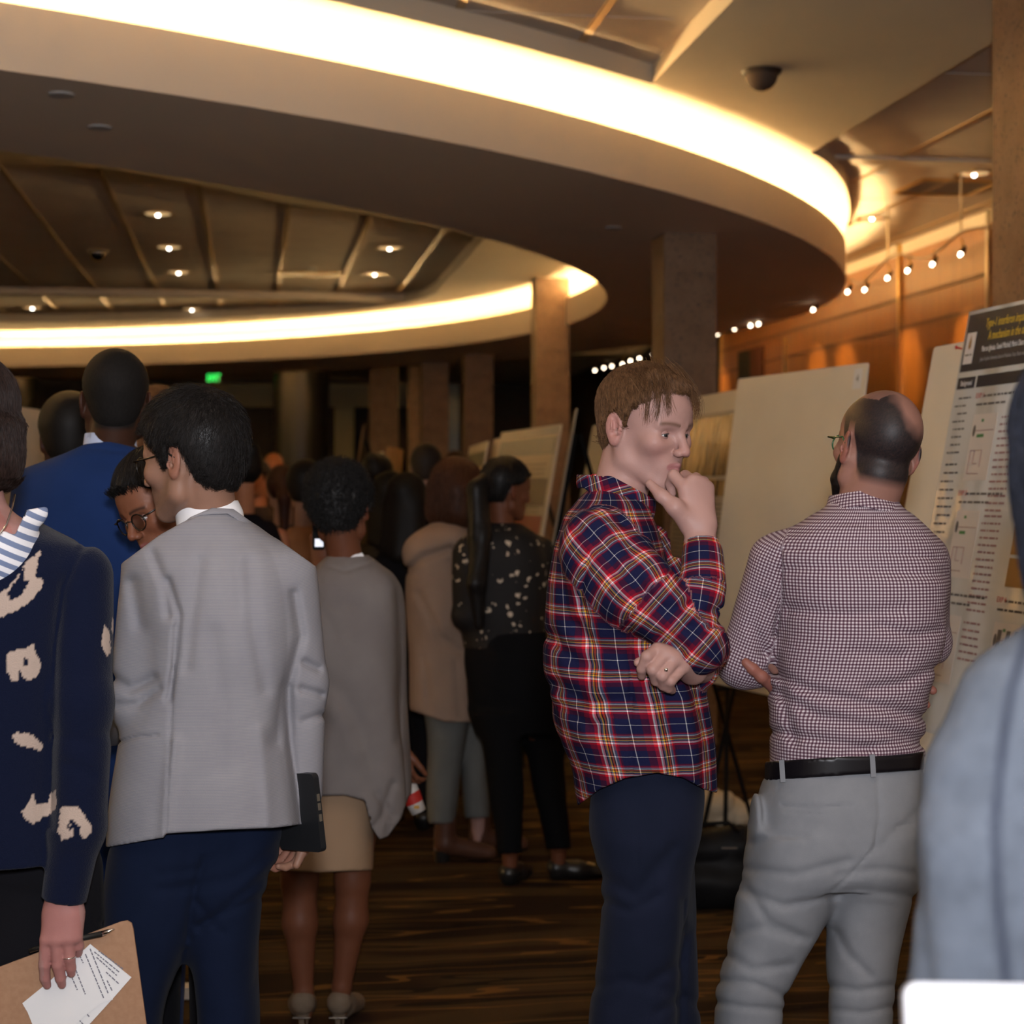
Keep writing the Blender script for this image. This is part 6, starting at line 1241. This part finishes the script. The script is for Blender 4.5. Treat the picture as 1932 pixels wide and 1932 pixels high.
# ---- board with the navy-headed poster
TL = W(1762, 655, 5.6); dR = nrm([.20, -.98, 0]); HB = (TL[2] - .74)
fr = board(TL, dR, 1.30, HB, 11, 'large cream foam board with chipped top edge, carrying the navy-headed poster', ez='black easel carrying the board of the navy-headed poster')
dr, dn, nn, nh = fr
PO = TL + dr * .22 - dn * .092 + nn * .003
GL = mat('glossy_poster_paper', (0.60, 0.62, 0.62), .16); t = NT(GL); co = t.coord('Object', (1, 1, .35)); t.bump(t.noise(co, 5, 1), 1.0, .05); t.base(t.ramp(t.noise(t.coord(), 1.5, 2), [(.3, (0.60, 0.62, 0.61)), (.7, (0.68, 0.67, 0.64))]))
po = empty('poster', PO + dn * 1.1 + dr * .5, 'glossy scientific poster with a navy header and yellow title, overhanging its board', 'poster')
sheet('poster_sheet', PO, fr, 0, 0, 1.06, 1.28, GL, po, .0006, .0012)
NAV = mat('navy_print', (0.012, 0.016, 0.034), .3); YEL = mat('yellow_print', (0.72, 0.50, 0.03), .4); WHP = mat('white_print', (0.72, 0.72, 0.74), .4); GRY = mat('grey_print2', (0.10, 0.09, 0.09), .5); REDP = mat('red_print', (0.42, 0.03, 0.03), .5); MAUVE = mat('pinkish_print', (0.30, 0.16, 0.17), .5); GRN = mat('green_print', (0.06, 0.22, 0.07), .5)
sheet('header', PO, fr, .012, .012, 1.05, .192, NAV, po, .0018)
sheet('section_bar', PO, fr, .012, .210, .128, .246, NAV, po, .0018); sheet('section_bar', PO, fr, .140, .210, 1.05, .246, NAV, po, .0018)
AXP = [dr, -dn, nn]
def ptext(s, size, u, v, mt, sx=1.0, al='LEFT', nm='lettering', off=.0026): return flat_text(nm, s, size, PO + dr * u + dn * v + nn * off, mt, po, AXP, al, sx, .0002)
ptext('Type-1 interferon impairs the tolerance', .040, .135, .050, YEL, .62); ptext('A mechanism in the abrogation of', .040, .165, .090, YEL, .62)
ptext('Marcos Iglesias, Daniel Mitchell, Maria Chiara', .026, .135, .128, WHP, .55); ptext('Johns Hopkins University School of Medicine, Dept. Plastic and', .018, .135, .160, mat('light_grey_print', (.25, .25, .27), .5), .6)
ptext('Background', .024, .035, .229, WHP, .65)
sheet('logo_panel', PO, fr, .022, .070, .082, .168, WHP, po, .0024)
b = MB(); c0 = PO + dr * .052 + nn * .0032
b.add([c0 + dr * x + dn * y for x, y in ((0, .078), (-.008, .100), (-.009, .116), (0, .124), (.009, .116), (.008, .100))], [(0, 1, 2, 3, 4, 5)]); b.build('logo_flame', mat('logo_gold', (0.30, 0.17, 0.04), .4), po)
rg = np.random.default_rng(21); b = MB(); br = MB(); bg = MB()
words(b, PO, fr, .03, .140, .075, .0032, .008, rg)
for i in range(8): words(b, PO, fr, .018 + rg.uniform(0, .03), .275 + i * .024, .122 - rg.uniform(0, .02), .0026, .009, rg)
for i in range(16): words(b, PO, fr, .016 + rg.uniform(0, .02), .480 + i * .026, .124 - rg.uniform(0, .02), .0026, .0095, rg)
for i in range(6): words(b, PO, fr, .016 + rg.uniform(0, .02), .93 + i * .026, .124 - rg.uniform(0, .02), .0026, .0095, rg)
for (u, v, n_) in ((.165, .265, 0), (.165, .560, 0), (.165, .86, 0), (.52, .86, 0), (.52, .265, 0)):
    words(b, PO, fr, u + .035, v + .01, u + .27, .0026, .011, rg); words(b, PO, fr, u, v + .035, u + .19, .0026, .011, rg)
b.build('small_print', GRY, po)['kind'] = 'stuff'
for k, (u, v) in enumerate(((.165, .275), (.165, .570), (.165, .870), (.52, .870), (.52, .275))): ptext('EXP %d' % (k + 1), .022, u - .012, v - .002, REDP)
for k, (u, v) in enumerate(((.165, .33), (.165, .62), (.165, .93), (.52, .93))):
    sheet('figure_panel', PO, fr, u, v, u + .15, v + .20, mat('figure_paper', (0.62, 0.58, 0.55), .4), po, .0020)
    q = MB(); rr = np.random.default_rng(k)
    for a_, b0, a2, b2 in ((.02, .11, .09, .11), (.02, .11, .02, .18), (.09, .11, .09, .16), (.02, .18, .09, .18), (.045, .11, .045, .15), (.045, .15, .07, .15), (.03, .05, .14, .05)):
        q.tube([PO + dr * (u + a_) + dn * (v + b0) + nn * .0032, PO + dr * (u + a2) + dn * (v + b2) + nn * .0032], .0011, 4)
    q.build('figure_lines', MAUVE, po); q = MB(); words(q, PO, fr, u + .04, v + .066, u + .085, .0030, .016, rr); words(q, PO, fr, u + .055, v + .02, u + .07, .0030, .014, rr); q.build('figure_caption', GRN, po)
    q = MB(); c1 = PO + dr * (u + .018) + dn * (v + .05) + nn * .003; q.add([c1 + dr * .009 * math.cos(a) + dn * .018 * math.sin(a) for a in np.linspace(0, 6.283, 16, endpoint=False)], [tuple(range(16))]); q.build('figure_mark', GRY, po)
q = MB()
for i in range(14): words(q, PO, fr, .335 + rg.uniform(0, .01), .345 + i * .021, .45, .0026, .010, rg)
for i in range(14): words(q, PO, fr, .335 + rg.uniform(0, .01), .635 + i * .021, .45, .0026, .010, rg)
for i in range(6): words(q, PO, fr, .335, .945 + i * .021, .45, .0026, .010, rg)
q.build('pinkish_paragraphs', MAUVE, po)['kind'] = 'stuff'
q = MB()
for i in range(4): q.box(PO + dr * (.56 + i * .05) + dn * 1.0 + nn * .0034, (.011, .05, .0004), [dr, dn, nn])
q.build('gel_bands', GRY, po)
for v in (.66, .75): sheet('tissue_photo', PO, fr, .54, v, .66, v + .08, mat('tissue_brown', (0.34, 0.19, 0.06), .4), po, .0026)
b = MB(); pc_ = PO + dr * -.004 + dn * .115; b.tube([pc_ + nn * .001, pc_ + nn * .020], [.0025, .0035], 8); b.tube([pc_ + nn * .019, pc_ + nn * .022], .006, 8)
o = b.build('push_pin', mat('red_plastic', (0.5, 0.02, 0.02), .35)); tag(o, 'red push pin at the edge of the navy-headed poster', 'push pin')
# ---- blank board in the middle and the one behind it
TL2 = W(1393, 715, 7.75); TR2 = W(1638, 684, 7.75 * (HY - 715) / (HY - 684)); w2 = np.linalg.norm(TR2 - TL2); d2 = nrm(TR2 - TL2)
fr2 = board(TL2, d2, w2, TL2[2] - .74, 8, 'blank cream foam board with a paper tag in its corner', ez='black easel under the blank cream board', lines=[(W(1425, 1120, 7.85), W(1316, 1612, 7.63)), (W(1318, 1190, 8.0), W(1424, 1566, 8.17))])
tg = sheet('paper_tag', TL2, fr2, w2 - .09, .02, w2 - .03, .10, M['paper'], None, .002); tag(tg, 'small white numbered paper tag in the corner of the blank board', 'tag')
o = flat_text('tag_number', '4', .04, TL2 + fr2[0] * (w2 - .06) + fr2[1] * .06 + fr2[2] * .0030, GRY, None, [fr2[0], -fr2[1], fr2[2]], 'CENTER', 1, .0002); o.parent = tg; o.location = Vector(o.location) - Vector(world_loc(tg))
TL3 = W(1303, 751, 9.2); TR3 = W(1460, 722, 9.2 * (HY - 751) / (HY - 722)); d3 = nrm(TR3 - TL3); w3 = np.linalg.norm(TR3 - TL3)
fr3 = board(TL3, d3, w3, TL3[2] - .74, 9, 'cream board half hidden behind the blank one, with a framed picture painted gold-lit', ez='black easel of the board with the gold-lit picture')
PH = mat('painted_gold_light_print', rough=.25); t = NT(PH); t.base(t.ramp(t.noise(t.coord('Object', (9, 9, 1.0)), 3, 4), [(.38, (0.06, 0.035, 0.012)), (.52, (0.50, 0.34, 0.14)), (.7, (0.62, 0.46, 0.22))]))  # golden light on the black-and-white picture is put into its colours
pi = empty('picture_poster', TL3 + fr3[0] * .2 + fr3[1] * .5, 'poster with a streaked photograph painted gold-lit above grey text, pinned beside the chin', 'poster')
sheet('poster_paper', TL3, fr3, .02, .10, w3 - .05, 1.05, mat('grey_poster_paper', (0.44, 0.38, 0.30), .4), pi, .002)
sheet('photograph', TL3, fr3, .05, .12, w3 - .08, .42, PH, pi, .0035)
sheet('photograph', TL3, fr3, .05, .44, w3 - .08, .52, PH, pi, .0035)
b = MB()
for i in range(20): words(b, TL3, fr3, .06, .56 + i * .023, w3 - .12, .0036, .011, rg)
b.build('small_print', GRY, pi)['kind'] = 'stuff'
# ---- poster boards further along
def farboard(x0, y0, Y0, x1, y1, h, lean, label, cols, plabel=None, tilt=0, mt=None):
    Y1 = Y0 * (HY - y0) / (HY - y1) if abs(y1 - y0) > 1 else Y0; A, B_ = W(x0, y0, Y0), W(x1, y1, Y1); B_[2] = A[2]; d = nrm(B_ - A); w = np.linalg.norm(B_ - A); f_ = board(A, d, w, h, lean, label, mt, .008)
    easel(A, f_[0], f_[3], f_[1], w, h, 'easel of the ' + label, .012)
    if plabel:
        p = empty('poster', A + d * w / 2 + f_[1] * h * .9, plabel, 'poster')
        sheet('poster_paper', A, f_, .04, .06, w - .04, h - .05, mat('poster_paper_far', cols[0], .35), p, .002)
        sheet('poster_header', A, f_, .05, .07, w - .05, .07 + .11, mat('poster_header_far', cols[1], .35), p, .0034)
        q = MB(); rr = np.random.default_rng(int(x0))
        for c_ in range(2):
            for i in range(int((h - .3) / .03)): words(q, A, f_, .07 + c_ * w * .46, .24 + i * .03, .07 + c_ * w * .46 + w * .38, .0036, .012, rr)
        q.build('small_print', GRY, p)['kind'] = 'stuff'
        sheet('chart', A, f_, w * .52, .33, w - .07, .5, mat('chart_dark', (0.10, 0.08, 0.07), .4), p, .0045); sheet('chart', A, f_, w * .52, .56, w - .07, .68, mat('chart_red', (0.30, 0.07, 0.06), .4), p, .0045)
    return f_
farboard(946, 816, 12.0, 1059, 800, 1.20, 10, 'wide cream board with printed posters beyond the ponytail', ((0.52, 0.46, 0.36), (0.16, 0.20, 0.22)), 'printed poster with charts and a grey header on the wide cream board')
farboard(932, 829, 12.7, 943, 826, 1.15, 10, 'narrow pale board edge just behind the wide cream board', None)
farboard(886, 843, 14.0, 921, 832, 1.15, 10, 'small distant board with a dark square picture', ((0.60, 0.50, 0.36), (0.05, 0.07, 0.05)), 'distant poster with a dark square picture')
farboard(778, 852, 17.0, 806, 836, 1.1, 8, 'pale board catching light over the greying head', ((0.50, 0.44, 0.34), (0.25, 0.28, 0.28)), 'faint poster on the pale board over the greying head')
farboard(731, 842, 16.0, 762, 848, 1.1, -6, 'tan board standing almost square-on behind the rounded hairdo', None, mt=noisy('tan_board', (0.22, 0.13, 0.07), (0.26, 0.15, 0.08), 3))
farboard(708, 857, 18.0, 722, 852, 1.1, 8, 'tiny pale board left of the tan one', None)
farboard(684, 806, 14.5, 688, 800, 1.35, 9, 'thin dark board seen edge-on at the olive pier', None, mt=noisy('brown_board', (0.08, 0.04, 0.025), (0.10, 0.05, 0.03), 3))
farboard(1083, 776, 8.6, 1087, 770, 1.28, 10, 'grey board seen edge-on behind the plaid shoulder', None, mt=noisy('grey_board', (0.24, 0.20, 0.16), (0.28, 0.24, 0.19), 3))
farboard(1118, 803, 9.8, 1160, 792, 1.25, 10, 'tan board right behind the fair-haired head', None)
# left pair
A = W(-60, 752, 7.2); B_ = W(81, 774, 7.2 * (HY - 752) / (HY - 774)); B_[2] = A[2]; w = np.linalg.norm(B_ - A)
f4 = board(A, nrm(B_ - A), w, 1.25, 8, 'yellow-lit cream board with torn top edge behind the brown bob', ez='easel of the board behind the brown bob')
A = W(82, 774, 8.5); B_ = W(160, 784, 8.5 * (HY - 774) / (HY - 784)); B_[2] = A[2]; w = np.linalg.norm(B_ - A)
f5 = board(A, nrm(B_ - A), w, 1.25, 8, 'second board at the far side with a dark-headed poster, beside the blue shoulder', ez='easel beside the blue shoulder')
p = empty('poster', A + f5[0] * .3 + f5[1] * 1.0, 'poster with a dark side panel of round logos beside the blue shoulder', 'poster')
sheet('poster_paper', A, f5, .06, .06, w - .06, 1.1, mat('tan_poster', (0.42, 0.30, 0.18), .4), p, .002); sheet('dark_panel', A, f5, .07, .10, .32, .48, mat('slate_panel', (0.06, 0.065, 0.08), .4), p, .0035)
for v in (.17, .29, .41):
    q = MB(); c1 = A + f5[0] * .15 + f5[1] * v + f5[2] * .0045; q.add([c1 + f5[0] * .03 * math.cos(a) + f5[1] * .03 * math.sin(a) for a in np.linspace(0, 6.283, 16, endpoint=False)], [tuple(range(16))]); q.build('logo', mat('logo_disc', (0.30, 0.20, 0.18), .5), p)
# ---- things on the floor
D = 7.6; J = lambda x, y, dy=0.0: W(x, y, D + dy)
zf = lambda x, y: W(x, y, EYE * F / (y - HY))
c = zf(1355, 1553)
o = sobj('cloth_bundle', [elp(c + [-.04, 0, .07], (.16, .12, .10)), elp(c + [.12, .02, .04], (.16, .10, .06)), cap(c + [.2, 0, .03], c + [.17, 0, .10], .03, .02), plane((0, 0, .002), (0, 0, -1)), folds(.012, 9, (1, 1, 1), 3)], .007, fabric('cream_cloth', (0.50, 0.42, 0.30)), None, k=.05)
tag(o, 'crumpled cream cloth lying on the carpet under the blank board', 'cloth')
c = zf(1352, 1728); bag = empty('black_bag', (c[0], c[1] + .1, 0), 'black bag on the carpet between the two standing people', 'bag')
sobj('bag_body', [cap(c + [-.10, .1, .10], c + [.10, .1, .10], .10, .10, k=.03), cap(c + [-.10, .1, .22], c + [.10, .1, .24], .075, .08, k=.05), plane((0, 0, .002), (0, 0, -1)), folds(.006, 8, (1, 1, 1), 1)], .007, fabric('black_nylon', (0.008, 0.008, 0.009), rough=.5), bag, k=.05)
b = MB(); b.tube([c + [-.09, .06, .28], c + [-.06, .04, .335], c + [.05, .04, .34], c + [.09, .06, .30]], .008, 6); b.build('handle', M['black'], bag, True); b = MB(); b.box(c + [.05, .02, .25], (.03, .005, .004)); b.build('buckle', M['chrome'], bag)
# paper cup with a red mark, held low beside the poncho
D = 5.35; J = lambda x, y, dy=0.0: W(x, y, D + dy)
cu = empty('paper_cup', J(785, 1540), 'white paper cup with a red printed mark, tilted at the hem of the grey poncho', 'cup')
a0, a1 = J(768, 1482), J(790, 1532); b = MB(); b.tube([a0, a1], [.030, .024], 20); b.build('cup_wall', mat('cup_white', (0.62, 0.58, 0.54), .5), cu, True)
b = MB(); b.tube([a0 * .72 + a1 * .28, a0 * .35 + a1 * .65], [.0300, .0272], 20, cap=False); o = b.build('red_print', mat('cup_red', (0.45, 0.02, 0.015), .5), cu, True)
b = MB(); b.box(a0 * .25 + a1 * .75 + np.array([0.004, -.0285, 0]), (.008, .001, .005)); b.build('gold_print', mat('cup_gold', (.5, .25, .03), .5), cu)
# small pale object between the navy legs
c = zf(348, 1882); b = MB(); rbox(b, np.array([c[0], c[1], .02]), AXH, (.045, .03, .018), .01); o = b.build('paper_pad', M['paper']); tag(o, 'small white pad on the carpet seen between the navy trouser legs', 'pad')
